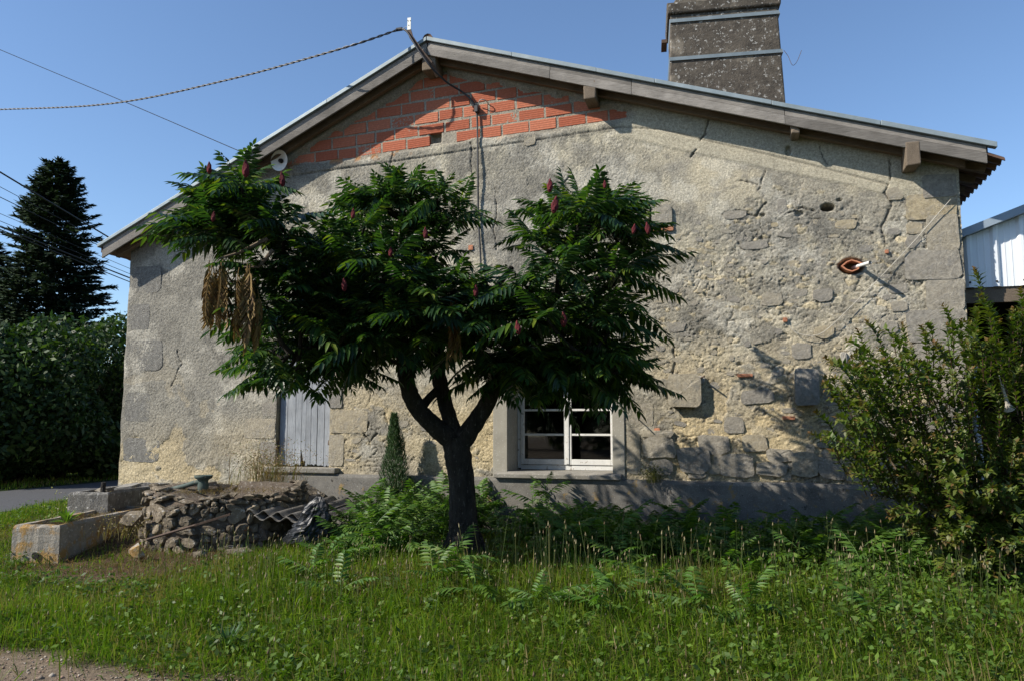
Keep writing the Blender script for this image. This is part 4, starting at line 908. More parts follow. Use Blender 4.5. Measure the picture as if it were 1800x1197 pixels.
def cone_mesh():
    b = MB(); r = random.Random(2); n = 10; V = []; rows_ = [(0, .012), (.02, .026), (.05, .033), (.085, .031), (.12, .024), (.15, .014), (.17, .004)]
    for z_, rad in rows_:
        for k in range(n): t = 2*math.pi*k/n; q = rad*(1+r.uniform(-.25, .25)); V.append((math.cos(t)*q, math.sin(t)*q, z_+r.uniform(-.004, .004)))
    b.add(V, [(i*n+k, i*n+(k+1) % n, (i+1)*n+(k+1) % n, (i+1)*n+k) for i in range(6) for k in range(n)]+[tuple(reversed(range(n))), tuple(6*n+k for k in range(n))]); return b
pb = cone_mesh().build('fruit_cone', M['fruit'], None); cone_me = pb.data; bpy.data.objects.remove(pb)
for px, py, sc_ in ((432, 312, 1), (368, 306, .7), (497, 328, .85), (966, 338, .8), (973, 375, 1), (1063, 332, .5), (748, 420, .7), (620, 385, .6), (991, 575, .9), (836, 522, .7), (374, 390, .6), (1140, 412, .7), (1113, 412, .6), (606, 512, .8), (686, 452, .6), (912, 588, .8)):
    o = bpy.data.objects.new('fruit_cone', cone_me); o.location = Vector(tp(px, py, random.uniform(-1.5, -1.25)))-t0; o.scale = (sc_*.95, sc_*.95, sc_*.9); o.rotation_euler = (random.uniform(-.2, .2), random.uniform(-.2, .2), 0); link(o, tree)
DEAD = [frond(50+s, L=.46, pairs=10, ll=.105, lw=.022, droop=.12, hang=.1, spread=.22) for s in range(3)]; DM = [fast_mesh('withered_leaf', V, F, M['dead_leaf']) for V, F in DEAD]
for i in range(52):
    if i < 44: px, py = (random.uniform(364, 402), random.uniform(455, 490)) if i % 2 else (random.uniform(412, 452), random.uniform(460, 530))
    else: px, py = random.uniform(790, 805), random.uniform(520, 560)
    o = bpy.data.objects.new('withered_leaf', DM[i % 3]); o.matrix_basis = T0i @ frame(tp(px, py, random.uniform(-1.5, -1.2) if i < 44 else -1.0), (random.uniform(-.12, .12), random.uniform(-.12, .12), -1), random.uniform(.75, 1.1), random.uniform(-1.5, 1.5)); link(o, tree)
b = MB(); b.tube([Vector(tp(q[0], q[1], -1.3))-t0 for q in ((470, 420), (420, 445), (385, 455))], [.02, .014, .008], 6); b.tube([Vector(tp(q[0], q[1], -1.3))-t0 for q in ((480, 440), (455, 470), (428, 470))], [.02, .014, .008], 6); b.build('twig', M['twig'], tree)

# ------------------------------------------------------------------ crape myrtle at the right
random.seed(31)
myr = empty('myrtle_shrub', (5.05, -1.75, 0)); tag(myr, 'bushy crape myrtle with bronze young shoots before the house corner', 'shrub'); mo = Vector(myr.location)
def leaf_quadset(P, d, up, l, w):                        # folded ovate leaf, 6 verts 4 tris
    d = d/np.linalg.norm(d); s = np.cross(d, up); s /= (np.linalg.norm(s)+1e-9); nn = np.cross(s, d)
    return np.array([P, P+d*l*.45+s*w+nn*w*.3, P+d*l*.45, P+d*l*.45-s*w+nn*w*.3, P+d*l-nn*l*.12]), np.array([(0, 2, 1), (0, 3, 2), (1, 2, 4), (2, 3, 4)])
base = np.array(mo); stems = MB(); snodes = []
for px, py, dd in ((1560, 800, 7.5), (1640, 700, 7.6), (1700, 640, 7.4), (1760, 600, 7.7), (1820, 640, 7.2), (1590, 900, 7.1), (1680, 820, 7.0), (1770, 800, 6.9), (1860, 780, 7.0), (1620, 760, 7.9)):
    P = np.array(D(px, py, dd)); st = base+np.array([random.uniform(-.2, .2), random.uniform(-.15, .15), -.05]); mid = (st+P)/2+np.array([0, 0, .12])
    sp = smooth_path([st, mid, P], 7); stems.tube([Vector(q)-mo for q in sp], np.linspace(.026, .008, len(sp)), 7); snodes += [np.array(q) for q in sp[4:]]
stems.build('stem', M['twig'], myr, True)
tl = [(1428, 722), (1445, 628), (1506, 578), (1520, 562), (1585, 565), (1618, 572), (1655, 535), (1712, 470), (1728, 520), (1792, 505), (1760, 560), (1420, 760), (1455, 790), (1500, 640), (1540, 610), (1475, 690), (1520, 835), (1530, 870), (1560, 905), (1600, 930), (1570, 660), (1690, 560), (1640, 600), (1780, 540), (1815, 580), (1660, 640)]
tl = [(x, y, random.uniform(6.9, 8.0), 1) for x, y in tl]
POLY = [(1425, 740), (1440, 630), (1510, 578), (1600, 572), (1655, 545), (1690, 565), (1722, 490), (1760, 565), (1800, 515), (1900, 500), (1900, 1100), (1700, 1050), (1610, 960), (1535, 880), (1445, 800)]
def inside(x, y):
    c = False
    for (xa, ya), (xb, yb) in zip(POLY, POLY[1:]+POLY[:1]):
        if (ya > y) != (yb > y) and x < (xb-xa)*(y-ya)/(yb-ya)+xa: c = not c
    return c
while len(tl) < 640:
    x = random.uniform(1425, 1890); y = random.uniform(490, 1090)
    if not inside(x, y): continue
    tl.append((x, y, random.uniform(6.5, 8.2), 0))
for _ in range(150): tl.append((random.uniform(1650, 1890), random.uniform(800, 1075), random.uniform(6.1, 7.0), 0))
for px, py, dd, lead in tl:
    P = np.array(D(px, py, dd)); P[1] = min(P[1], -.25); L = random.uniform(.40, .62) if lead else random.uniform(.25, .5)
    out = P-(base+np.array([0, 0, .9])); out /= np.linalg.norm(out); dr = out*.9+np.array([random.uniform(-.45, .2), random.uniform(-.3, .3), .32 if not lead else .6]); dr /= np.linalg.norm(dr)
    st = P-dr*L+np.array([0, 0, -.05]); bow = np.array([random.uniform(-.05, .05), random.uniform(-.05, .05), .09]); sp = smooth_path([st, (st+P)/2+bow, P], 8); sp = [np.array(q) for q in sp]
    bk = Bake(); n = int(L/.026)
    for i in range(n):
        t = .06+.94*i/n; k = min(int(t*(len(sp)-1)), len(sp)-2); f = t*(len(sp)-1)-k; p = sp[k]*(1-f)+sp[k+1]*f; ax = sp[k+1]-sp[k]; ax /= np.linalg.norm(ax)
        ref = np.array([.3, .9, .1]); a = np.cross(ax, ref); a /= np.linalg.norm(a); b_ = np.cross(ax, a); ph = i*1.57+random.uniform(-.4, .4); sz = random.uniform(.062, .098)*(1-.55*max(0, t-.75)/.25)
        for sg in (1, -1):
            e = (a*math.cos(ph)+b_*math.sin(ph))*sg; d = e+ax*random.uniform(.45, .9)+np.array([0, 0, .1])
            g = random.random(); c = np.array([.038, .080, .012])*(1-g)+np.array([.115, .145, .022])*g
            br = np.clip((t-.72)/.28, 0, 1)*(.9 if lead or random.random() < .5 else .25); c = c*(1-br)+np.array([.15, .058, .026])*br
            V, F = leaf_quadset(p-np.array(mo), d, np.array([0, 0, 1.])+.3*ax, sz, sz*.29); bk.add(V, F, None, c)
    tw = MB(); tw.tube([Vector(q)-mo for q in sp[::2]], np.linspace(.006, .002, len(sp[::2])), 3, False)
    tv = np.array(tw.v); tf = np.array([t3 for q in tw.f for t3 in ((q[0], q[1], q[2]), (q[0], q[2], q[3]))]); bk.add(tv, tf, None, np.array([.09, .05, .03]))
    link(bpy.data.objects.new('leafy_shoot', bk.mesh('leafy_shoot', M['myrtle'])), myr)
b = MB(); p0 = D(1762, 690, 7.0); b.tube(smooth_path([Vector(D(1775, 720, 7.0))-mo, Vector(D(1768, 700, 6.98))-mo, Vector(D(1757, 660, 6.95))-mo], 3), [.045, .03, .016, .014, .012, .011, .010], 8, True, .15); b.build('cut_stub', M['string'], myr)

# ------------------------------------------------------------------ trees and hedge beyond the lane
def leaf_cloud(C, N, rx, ry, rz_, size, seed, shell=.55, lumps=6):
    g = np.random.default_rng(seed); lump = g.normal(size=(lumps, 3)); lump /= np.linalg.norm(lump, axis=1)[:, None]
    d = g.normal(size=(N, 3)); d /= np.linalg.norm(d, axis=1)[:, None]; rr = (shell+(1-shell)*g.random(N)**.5)*(.62+.5*np.max(np.clip(d@lump.T, 0, 1)**4, axis=1))
    P = d*rr[:, None]*np.array([rx, ry, rz_]); P = P[P[:, 2] > -rz_*.97]; N = len(P)
    a = g.normal(size=(N, 3))+np.array([0, 0, -.2]); a /= np.linalg.norm(a, axis=1)[:, None]; b_ = np.cross(a, g.normal(size=(N, 3))); b_ /= np.linalg.norm(b_, axis=1)[:, None]; s = size*g.uniform(.6, 1.3, N)[:, None]
    V = np.stack([P-a*s, P+b_*s*.5, P+a*s, P-b_*s*.5], 1).reshape(-1, 3)+np.array(C); i = np.arange(N)[:, None]*4
    return V, np.concatenate([i+np.array([[0, 1, 2]]), i+np.array([[0, 2, 3]])])
hd = [(-75, 16.8, 2.0, 3.5, 'leafy green bush of the roadside hedge nearest the edge of the lane bend'), (20, 17.6, 2.1, 4.0, 'dark green hedge bush standing under the spruce'), (95, 18.8, 1.9, 3.0, 'low hedge bush in the dip between its taller neighbours'), (165, 20.0, 2.1, 4.5, 'tall light green hedge bush by the house corner'), (240, 22, 2.0, 4.0, 'hedge bush half hidden behind the house corner')]
for i, (px, dd, rad, hgt, lab) in enumerate(hd):
    P = D(px, 740, dd); o = empty('hedge_bush', (P[0], P[1], .28)); tag(o, lab, 'bush', 'hedge across the lane')
    bk = Bake(); bk.add(*leaf_cloud((0, 0, hgt*.48), 17000, rad, rad*1.1, hgt*.52, .075, 60+i, .5)); bk.add(*leaf_cloud((0, 0, .75), 7000, rad*1.05, rad*1.25, .95, .085, 160+i, .3)); link(bpy.data.objects.new('foliage', bk.mesh('foliage', M['hedge'])), o)
    b = MB()
    for k in range(6): t = k*1.05; b.tube([(math.cos(t)*.2, math.sin(t)*.2, -.1), (math.cos(t)*.6, math.sin(t)*.6, hgt*.4), (math.cos(t)*rad*.7, math.sin(t)*rad*.7, hgt*.75)], [.06, .04, .015], 6)
    b.build('stems', M['bark'], o)
def spruce(px, dd, top_py, wscale, seed, label):
    P = D(px, 745, dd); top = D(px+4, top_py, dd)[2]; o = empty('spruce_tree', (P[0], P[1], .25)); tag(o, label, 'tree', 'conifers beyond the lane')
    H_ = top-.25; MB().tube([(0, 0, -.2), (.05, 0, H_*.5), (.02, 0, H_)], [.22, .13, .012], 8).build('trunk', M['bark'], o)
    g = np.random.default_rng(seed); bk = Bake(); zz = .8
    while zz < H_-.15:
        fr = 1-zz/H_; n = 9 if fr > .1 else 5; r0 = wscale*(2.5*fr**.62+.05)*g.uniform(.86, 1.1)
        for k in range(n):
            az = k*2*math.pi/n+zz*3.1+g.uniform(-.3, .3); L = r0*g.uniform(.72, 1.13); up = .22 if fr < .25 else -.02-.16*fr
            ns = int(14+L*52); t = g.uniform(.1, 1, ns)**.7; dirv = np.array([math.cos(az), math.sin(az), 0]); sd = np.array([-math.sin(az), math.cos(az), 0])
            w = (1-t)*.55*L*.6+.06; sgn = g.uniform(-1, 1, ns)
            p = dirv*(t*L)[:, None]+sd*(sgn*w)[:, None]; p[:, 2] = zz+up*L*t+.16*L*t*t*0.8-.10*np.abs(sgn)*w-.06*g.random(ns)
            q = (dirv*.8+sd*(sgn*.9)[:, None])+g.normal(0, .25, (ns, 3)); q[:, 2] += .0; q /= np.linalg.norm(q, axis=1)[:, None]; l = g.uniform(.10, .22, ns)[:, None]
            s = np.cross(q, np.array([0, 0, 1.])); s /= np.linalg.norm(s, axis=1)[:, None]
            V = np.stack([p-q*l*.4, p+s*l*.30-np.array([0, 0, .03]), p+q*l, p-s*l*.30-np.array([0, 0, .03])], 1).reshape(-1, 3); i = np.arange(ns)[:, None]*4
            bk.add(V, np.concatenate([i+np.array([[0, 1, 2]]), i+np.array([[0, 2, 3]])]))
        zz += .10+.10*fr+g.uniform(0, .05)
    link(bpy.data.objects.new('crown', bk.mesh('crown', M['spruce'])), o)
spruce(73, 26, 258, 1.12, 4, 'tall dark spruce rising behind the hedge across the lane')
spruce(-45, 27, 405, 1.1, 9, 'second lower spruce at the picture edge beside the tall one')

# ------------------------------------------------------------------ grass, weeds, undergrowth
gg = np.random.default_rng(99)
def in_view(P, mx=120, my=160):
    v = P-CAM; z_ = v@_f; px = 900+1379*(v@_r)/z_; py = 598.5-1379*(v@_u)/z_
    return (z_ > 2) & (px > -mx) & (px < 1800+mx) & (py < 1197+my)
def blocked(x, y):
    c, s_ = math.cos(R(15)), math.sin(R(15)); hit = np.hypot(x+3.24, y+1.55) < .93
    for ox, oy, w, L in ((-4.60, -3.36, .52, 2.0), (-5.26, -2.02, .52, 1.7)):
        u = (x-ox)*c+(y-oy)*s_; v = -(x-ox)*s_+(y-oy)*c; hit |= (u > -.01) & (u < w+.01) & (v > -.01) & (v < L)
    hit |= (y > -.11) & (x > XL-.1) & (x < 6.5)
    hit |= np.hypot(x-t0.x, y-t0.y) < .16
    hit |= (x < -7.5-.078*(y-1)) & (x > -10.9-.078*(y-1))
    return hit
def scatter(N, x0, x1, y0, y1, dens=None):
    x = gg.uniform(x0, x1, N); y = gg.uniform(y0, y1, N); P = np.stack([x, y, gz(x, y)], 1)
    k = in_view(P) & ~blocked(x, y)
    if dens is not None: k &= gg.random(N) < dens(x, y)
    return P[k]
def blades(P, ln, wd, lean, col, flat=0.):
    """bent blades: base pair, middle pair, tip"""
    n = len(P); az = gg.uniform(0, 2*math.pi, n); d = np.stack([np.cos(az), np.sin(az), np.zeros(n)], 1); s = np.stack([-np.sin(az), np.cos(az), np.zeros(n)], 1)
    tw = gg.uniform(0, 2*math.pi, n); s = s*np.cos(tw)[:, None]*.6+np.stack([np.cos(tw), np.sin(tw), np.zeros(n)], 1)*.6
    up = np.array([0, 0, 1.]); l = ln[:, None]; le = lean[:, None]; w = wd[:, None]/2
    mid = P+up*l*.55*(1-.35*le)+d*l*le*.30; tip = P+up*l*(1-.62*le)+d*l*le*.85
    V = np.stack([P-s*w*.7, P+s*w*.7, mid-s*w, mid+s*w, tip], 1).reshape(-1, 3)
    i = np.arange(n)[:, None]*5; F = np.concatenate([i+np.array([[0, 1, 3]]), i+np.array([[0, 3, 2]]), i+np.array([[2, 3, 4]])])
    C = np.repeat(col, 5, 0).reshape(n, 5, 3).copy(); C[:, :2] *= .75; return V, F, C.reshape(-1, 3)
def palette(n, cols, wts):
    c = np.array(cols)[gg.choice(len(cols), n, p=np.array(wts)/sum(wts))]; return c*gg.uniform(.7, 1.25, (n, 1))
GREEN = [(.072, .142, .012), (.12, .195, .016), (.175, .235, .026), (.19, .18, .055), (.25, .20, .095)]
lush = lambda x, y: fbm(x*.8, y*.8, 70)
def dens_g(x, y): return (1-.98*gravel(x, y))*(1-.9*litter(x, y))*(.55+.6*lush(x, y))
bk = Bake()
for N, (x0, x1, y0, y1), lr, wr in ((250000, (-4.5, 7.5, -7.2, -2.6), (.05, .22), (.005, .011)), (80000, (-6.9, 7.5, -3.4, -.1), (.06, .26), (.006, .011)), (24000, (-7.6, -4.6, -4.5, 1.5), (.06, .18), (.006, .011)), (16000, (-16, -10.6, -1, 14), (.10, .25), (.012, .025))):
    P = scatter(N, x0, x1, y0, y1, dens_g); n = len(P); hgt = 1.25*gg.uniform(*lr, n)*(.35+.75*lush(P[:, 0]+9, P[:, 1])+.7*fbm(P[:, 0]*4, P[:, 1]*4, 12, 3)**1.5)
    hgt *= 1-.5*sstep(-1.6, -2.6, P[:, 0])*sstep(-5, -4, P[:, 1])
    wide = gg.random(n) < .10; wr_ = gg.uniform(*wr, n); wr_[wide] *= 2.0
    dry_ = sstep(.45, .7, fbm(P[:, 0]*1.1, P[:, 1]*1.1, 21)); col = palette(n, GREEN, (30, 34, 18, 7, 5)); m = gg.random(n) < dry_*.38+.02; col *= (.8+.45*fbm(P[:, 0]*2.5, P[:, 1]*2.5, 14))[:, None]; col[m] = palette(m.sum(), GREEN[3:]+[(.19, .13, .07)], (4, 4, 2))
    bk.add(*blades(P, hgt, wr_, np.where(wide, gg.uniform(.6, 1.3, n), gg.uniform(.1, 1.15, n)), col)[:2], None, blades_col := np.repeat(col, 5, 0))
grass_o = tag(link(bpy.data.objects.new('grass', bk.mesh('grass', M['grass']))), 'rough uncut grass covering the yard before the house', kind='stuff')

def leaf_bits(P, size, col, tilt=.6):                     # small broad leaves lying loosely
    n = len(P); nrm = gg.normal(0, tilt, (n, 3)); nrm[:, 2] = 1; nrm /= np.linalg.norm(nrm, axis=1)[:, None]; a = np.cross(nrm, gg.normal(size=(n, 3))); a /= np.linalg.norm(a, axis=1)[:, None]; b_ = np.cross(nrm, a); s = size[:, None]
    V = np.stack([P-a*s, P-a*s*.1+b_*s*.55, P+a*s, P-a*s*.1-b_*s*.55], 1).reshape(-1, 3); i = np.arange(n)[:, None]*4
    return V, np.concatenate([i+np.array([[0, 1, 2]]), i+np.array([[0, 2, 3]])]), np.repeat(col, 4, 0)
bk = Bake()
def clumps(n, x0, x1, y0, y1, leaves_, rad, hmax, size, cols, dens=None):
    P = scatter(n, x0, x1, y0, y1, dens)
    k = len(P)*leaves_; c = np.repeat(P, leaves_, 0); off = gg.normal(0, rad, (k, 3)); off[:, 2] = gg.uniform(.02, hmax, k); c = c+off
    bk.add(*leaf_bits(c, gg.uniform(*size, k), palette(k, cols, [1]*len(cols)))[:2], None, np.repeat(palette(k, cols, [1]*len(cols)), 4, 0))
WEED = [(.062, .12, .014), (.095, .155, .02), (.05, .09, .013)]
clumps(800, -4.5, 7, -6.9, -2.4, 26, .11, .15, (.014, .034), WEED, lambda x, y: (1-gravel(x, y))*(1-litter(x, y)))
clumps(120, 2.8, 6.5, -4.1, -1.7, 40, .13, .30, (.016, .034), WEED)                 # nettle patch under the myrtle
clumps(90, -7, -4.4, -5, -1, 24, .10, .14, (.012, .03), WEED, lambda x, y: (1-litter(x, y)))
P = G(1010, 1185); 
tag(link(bpy.data.objects.new('weeds', bk.mesh('weeds', M['grass']))), 'low broad leaved weeds growing among the grass', kind='stuff')

bk = Bake()                                              # seed stalks
def stalks(P, h0, h1, col, head):
    n = len(P); L = gg.uniform(h0, h1, n); az = gg.uniform(0, 2*math.pi, n); le = gg.uniform(0, .28, n)*L; tip = P+np.stack([np.cos(az)*le, np.sin(az)*le, L], 1); r_ = np.array(_r)
    w = gg.uniform(.0018, .003, n)[:, None]; V = np.stack([P-r_*w, P+r_*w, tip+r_*w*.7, tip-r_*w*.7], 1).reshape(-1, 3); i = np.arange(n)[:, None]*4; q = np.concatenate([i+np.array([[0, 1, 2]]), i+np.array([[0, 2, 3]])])
    bk.add(V, q, None, np.repeat(palette(n, [(.10, .14, .04), (.16, .16, .06)], (1, 1)), 4, 0))
    hl = gg.uniform(*head, n)[:, None]; hw = gg.uniform(.0045, .008, n)[:, None]; d = tip-P; d /= np.linalg.norm(d, axis=1)[:, None]; f_ = np.array([-r_[1], r_[0], 0])
    V = np.stack([tip-d*hl*.3, tip+r_*hw, tip+f_*hw, tip-r_*hw, tip-f_*hw, tip+d*hl], 1).reshape(-1, 3); i = np.arange(n)[:, None]*6
    q = np.concatenate([i+np.array([t]) for t in ((0, 2, 1), (0, 3, 2), (0, 4, 3), (0, 1, 4), (5, 1, 2), (5, 2, 3), (5, 3, 4), (5, 4, 1))]); bk.add(V, q, None, np.repeat(palette(n, col, [1]*len(col)), 6, 0))
TAN = [(.24, .20, .11), (.30, .26, .16), (.17, .12, .07), (.22, .19, .10)]
stalks(scatter(380, .5, 5.0, -3.9, -1.8), .2, .58, TAN, (.018, .045)); stalks(scatter(700, -4.4, 6.5, -6.8, -2.8, lambda x, y: (1-gravel(x, y))*(1-litter(x, y))), .12, .32, TAN, (.012, .032)); stalks(scatter(200, -2.6, .4, -4.2, -2.6), .2, .36, TAN, (.015, .04))
tag(link(bpy.data.objects.new('seed_stalks', bk.mesh('seed_stalks', M['grass']))), 'tan plantain seed heads standing above the grass', kind='stuff')

# dry litter round the troughs
bk = Bake(); P = scatter(26000, -6.3, -1.6, -3.6, -.15, lambda x, y: litter(x, y)); n = len(P); P[:, 2] += gg.uniform(0, .02, n)
BROWN = [(.16, .10, .06), (.22, .15, .09), (.10, .065, .04), (.28, .21, .13)]
V, F, C = blades(P, gg.uniform(.03, .12, n), gg.uniform(.003, .008, n), gg.uniform(.8, 1.35, n), palette(n, BROWN, (3, 3, 3, 1))); bk.add(V, F, None, C)
c15, s15 = math.cos(R(15)), math.sin(R(15))
def top_scatter(n, fn):                                   # litter on the ring top and in the troughs
    Q = np.array([fn() for _ in range(n)]); V, F, C = blades(Q, gg.uniform(.03, .11, n), gg.uniform(.003, .007, n), gg.uniform(.8, 1.3, n), palette(n, BROWN, (3, 3, 2, 2))); bk.add(V, F, None, C)
def on_ring():
    t, r_ = random.uniform(0, 6.283), .86*math.sqrt(random.random()); return (-3.24+math.cos(t)*r_, -1.55+math.sin(t)*r_, .79+random.uniform(-.01, .03))
def in_tr(ox, oy, z_, w, L): 
    u, v = random.uniform(.1, w-.1), random.uniform(.1, L-.1); return (ox+u*c15-v*s15, oy+u*s15+v*c15, z_+random.uniform(-.01, .02))
top_scatter(2600, on_ring); top_scatter(900, lambda: in_tr(-4.60, -3.36, .47, .52, 2.0)); top_scatter(700, lambda: in_tr(-5.26, -2.02, .66, .52, 1.7))
tag(link(bpy.data.objects.new('dry_litter', bk.mesh('dry_litter', M['grass']))), 'brown dead stalks and leaf litter round the troughs and rubble base', kind='stuff')

# sumac seedlings along the foot of the wall
M['seedling'] = m_leaf('seedling_leaf', [(0, (.042, .105, .016)), (.6, (.07, .148, .022)), (1, (.115, .18, .026))], .5, .35)
SF = [frond(80+s, L=.34, pairs=8, ll=.085, lw=.034, droop=(.2, .35, .5)[s % 3], hang=.3) for s in range(4)]
bk = Bake(); random.seed(77)
def seedling(x, y, hgt, bk, nfr=7):
    z0 = float(gz(x, y)); st = MB(); st.tube([(x, y, z0-.03), (x+.01, y, z0+hgt*.5), (x+random.uniform(-.03, .03), y, z0+hgt)], [.006, .005, .003], 4, False)
    bk.add(np.array(st.v), np.array([t3 for q in st.f for t3 in ((q[0], q[1], q[2]), (q[0], q[2], q[3]))]))
    for j in range(nfr):
        az = j*2.4+random.uniform(-.3, .3)+x*9; el = R(55)-R(60)*(1-j/nfr)+random.uniform(-.15, .15); k = random.randrange(4)
        bk.add(*SF[k], frame((x, y, z0+hgt*(.45+.55*j/nfr)), (math.cos(az)*math.cos(el), math.sin(az)*math.cos(el), math.sin(el)), random.uniform(.65, 1.15), random.uniform(-.3, .3)))
spots = []
while len(spots) < 250:
    a = random.random()
    if a < .42: x, y, hh = random.uniform(-2.0, -.25), random.uniform(-2.4, -.25), random.uniform(.25, .55)
    elif a < .94: x, y, hh = random.uniform(.1, 4.7), random.uniform(-2.3, -.25), random.uniform(.2, .45)
    else: x, y, hh = random.uniform(-1.6, 4.2), random.uniform(-4.0, -2.3), random.uniform(.12, .28)
    if math.hypot(x-t0.x, y-t0.y) < .3 or (x < -1.2 and y > -1.3 and y < -.6): continue
    if .0 < x < 1.0 and y < -1.2 and y > -2.2 and random.random() < .4: continue
    v_ = np.array([x, y, .3])-CAM; ppx = 900+1379*(v_@_r)/(v_@_f)
    if ppx < 590 and y > -2.9: continue
    spots.append((x, y)); seedling(x, y, hh*(1.1 if x < -.2 and y > -1.6 else .9), bk, random.randint(5, 8))
tag(link(bpy.data.objects.new('undergrowth', bk.mesh('undergrowth', M['seedling']))), 'mass of green sumac seedlings along the foot of the wall', kind='stuff')
bk = Bake(); q = W(960, 900, -.5); sap = (q[0], -.5); seedling(sap[0], sap[1], .72, bk, 9); seedling(sap[0]-.18, sap[1]+.05, .6, bk, 8)
tag(link(bpy.data.objects.new('sumac_sapling', bk.mesh('sumac_sapling', M['seedling']))), 'slender sumac sapling standing out against the plinth below the window', 'sapling')

# small juniper against the wall, dry weeds on the rubble base, green rosettes
jp = empty('juniper', (-1.52, -.30, .0)); tag(jp, 'small narrow juniper against the render between shutter and window', 'shrub'); bk = Bake(); g = np.random.default_rng(8)
n = 7000; zz = g.random(n)**1.1*1.55; az = g.uniform(0, 6.283, n); rad = (.30*(1-zz/1.6)**.8*np.sqrt(g.random(n))+.01)*(.45+1.0*fbm(az*1.1+3, zz*3.2, 6))
P = np.stack([np.cos(az)*rad-.05*(zz/1.5), np.sin(az)*rad*.8, .25+zz*.95], 1); d = np.stack([np.cos(az)*.35, np.sin(az)*.35, np.ones(n)], 1)+g.normal(0, .22, (n, 3)); d /= np.linalg.norm(d, axis=1)[:, None]; s_ = np.cross(d, g.normal(size=(n, 3))); s_ /= np.linalg.norm(s_, axis=1)[:, None]; l = g.uniform(.03, .075, n)[:, None]
V = np.stack([P-s_*.006, P+s_*.006, P+d*l], 1).reshape(-1, 3); bk.add(V, np.arange(n*3).reshape(-1, 3)); link(bpy.data.objects.new('foliage', bk.mesh('foliage', M['conifer'])), jp)
MB().tube([(0, 0, -.1), (0, 0, .6), (-.04, 0, 1.4)], [.022, .015, .004], 6).build('stem', M['twig'], jp)
def dry_weed(name, x, y, z_, n, hgt, spread, label, cols):
    bk = Bake(); r = random.Random(n)
    P = np.stack([gg.normal(x, spread*.35, n), gg.normal(y, spread*.35, n), np.full(n, z_)], 1); V, F, C = blades(P, gg.uniform(hgt*.4, hgt, n), gg.uniform(.004, .008, n), gg.uniform(.05, .75, n), palette(n, cols, [1]*len(cols))); bk.add(V, F, None, C)
    top = V.reshape(-1, 5, 3)[:, 4]; k = n*5; Q = np.repeat(top, 5, 0)+gg.normal(0, .035, (k, 3)); bk.add(*leaf_bits(Q, gg.uniform(.006, .014, k), np.zeros((k, 3)), 1.5)[:2], None, np.repeat(palette(k, cols, [1]*len(cols)), 4, 0))
    return tag(link(bpy.data.objects.new(name, bk.mesh(name, M['grass']))), label, 'plant')
dry_weed('dry_weed', -3.02, -1.0, .76, 420, .72, .60, 'tuft of tall brown dried weeds on top of the rubble base', [(.20, .13, .08), (.28, .19, .11), (.14, .09, .06), (.12, .13, .05)])
dry_weed('dry_weed', -2.62, -1.95, .22, 60, .42, .18, 'rusty red dead dock stalks before the corrugated sheets', [(.17, .06, .03), (.22, .09, .045)])
dry_weed('dry_weed', -3.75, -2.55, .3, 90, .34, .5, 'thin straw coloured dead stems at the foot of the rubble base', [(.24, .18, .10), (.30, .24, .14)])
dry_weed('dry_weed', -4.15, -1.2, .45, 40, .34, .10, 'small reddish dead stalks between the grey trough and rubble base', [(.20, .07, .045), (.24, .12, .08)])
dry_weed('dry_grass', -5.1, -2.35, .3, 14, .5, .12, 'few pale bent grass stems before the grey trough', [(.36, .32, .22)])
o = dry_weed('grass_tuft', 1.86, -.16, .88, 110, .24, .12, 'grassy tuft growing on the plinth beside the window', [(.10, .11, .03), (.16, .15, .05)]); o['kind'] = 'stuff'; del o['category']
bk = Bake()
for j in range(26):
    az = j*2.4; el = R(random.uniform(15, 70)); d = np.array([math.cos(az)*math.cos(el), math.sin(az)*math.cos(el), math.sin(el)]); V, F = leaf_quadset(np.array([-4.48, -2.78, .47])+d*.01, d, np.array([0, 0, 1.]), random.uniform(.12, .24), random.uniform(.018, .03)); c = np.array([.11, .20, .03])*random.uniform(.7, 1.2); bk.add(V, F, None, c)
tag(link(bpy.data.objects.new('dandelion', bk.mesh('dandelion', M['grass']))), 'bright green leaf rosette growing in the orange trough', 'plant')
bk = Bake(); q = G(400, 1150)
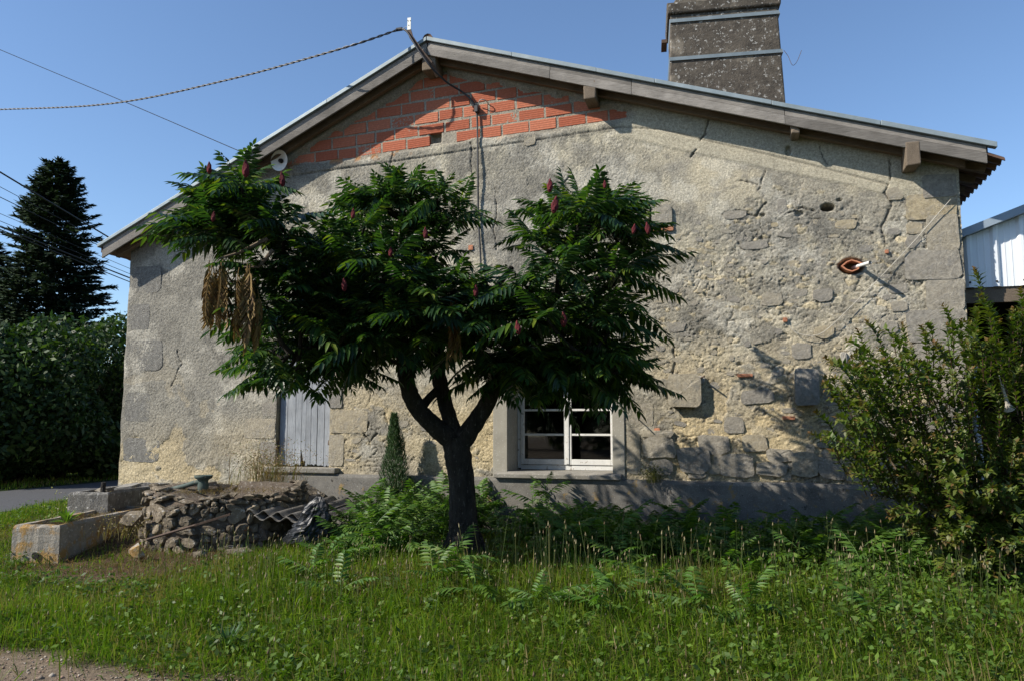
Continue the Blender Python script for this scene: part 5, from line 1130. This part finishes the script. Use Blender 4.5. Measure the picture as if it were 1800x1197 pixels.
for j in range(90):
    az = j*2.4; el = R(random.uniform(20, 75)); d = np.array([math.cos(az)*math.cos(el), math.sin(az)*math.cos(el), math.sin(el)]); V, F = leaf_quadset(np.array([q[0], q[1], float(gz(q[0], q[1]))])+d*.02, d, np.array([0, 0, 1.]), random.uniform(.10, .24), random.uniform(.006, .012)); bk.add(V, F, None, np.array([.05, .105, .035])*random.uniform(.7, 1.3))
tag(link(bpy.data.objects.new('dock_plant', bk.mesh('dock_plant', M['grass']))), 'dark green dock tuft at the edge of the gravel track', 'plant')
# pebbles on the track
peb = Bake(); x = gg.uniform(-3.6, 1.6, 9000); y = gg.uniform(-7.2, -5.0, 9000); k = (gg.random(9000) < gravel(x, y)*.8) & in_view(np.stack([x, y, x*0], 1)); x, y = x[k], y[k]; n = len(x)
oct_ = np.array([(1, 0, 0), (0, 1, 0), (-1, 0, 0), (0, -1, 0), (0, 0, .6), (0, 0, -.4)]); of = np.array([(0, 1, 4), (1, 2, 4), (2, 3, 4), (3, 0, 4), (1, 0, 5), (2, 1, 5), (3, 2, 5), (0, 3, 5)])
V = oct_[None]*(gg.uniform(.5, 1.3, (n, 6, 1))*gg.choice([.006, .008, .011, .016, .03], n, p=[.3, .3, .25, .12, .03])[:, None, None])+np.stack([x, y, gz(x, y)+.002], 1)[:, None]
peb.add(V.reshape(-1, 3), (np.arange(n)[:, None, None]*6+of[None]).reshape(-1, 3), None, np.repeat(palette(n, [(.28, .23, .175), (.22, .175, .135), (.34, .30, .25), (.24, .16, .115)], (1, 1, 1, 1)), 6, 0))
M['pebble'] = NT('pebble'); _n = M['pebble']; _n.color(_n.n('Attribute', attribute_name='Col').outputs['Color']); M['pebble'] = _n.set(.9, 0, .2)
tag(link(bpy.data.objects.new('gravel', peb.mesh('gravel', M['pebble']))), 'loose pale gravel on the track corner', kind='stuff')

# wood on the far side of the track, behind the viewer (seen only mirrored in the window)
bk = Bake()
for i in range(14): bk.add(*leaf_cloud((-32+i*5+random.uniform(-1, 1), -46+random.uniform(-3, 3), 5.0), 2600, 3.6, 3.2, 5.6+random.uniform(-1, 1.5), .34, 300+i, .45))
tag(link(bpy.data.objects.new('far_wood', bk.mesh('far_wood', M['hedge']))), 'row of trees across the field opposite the house', kind='stuff')
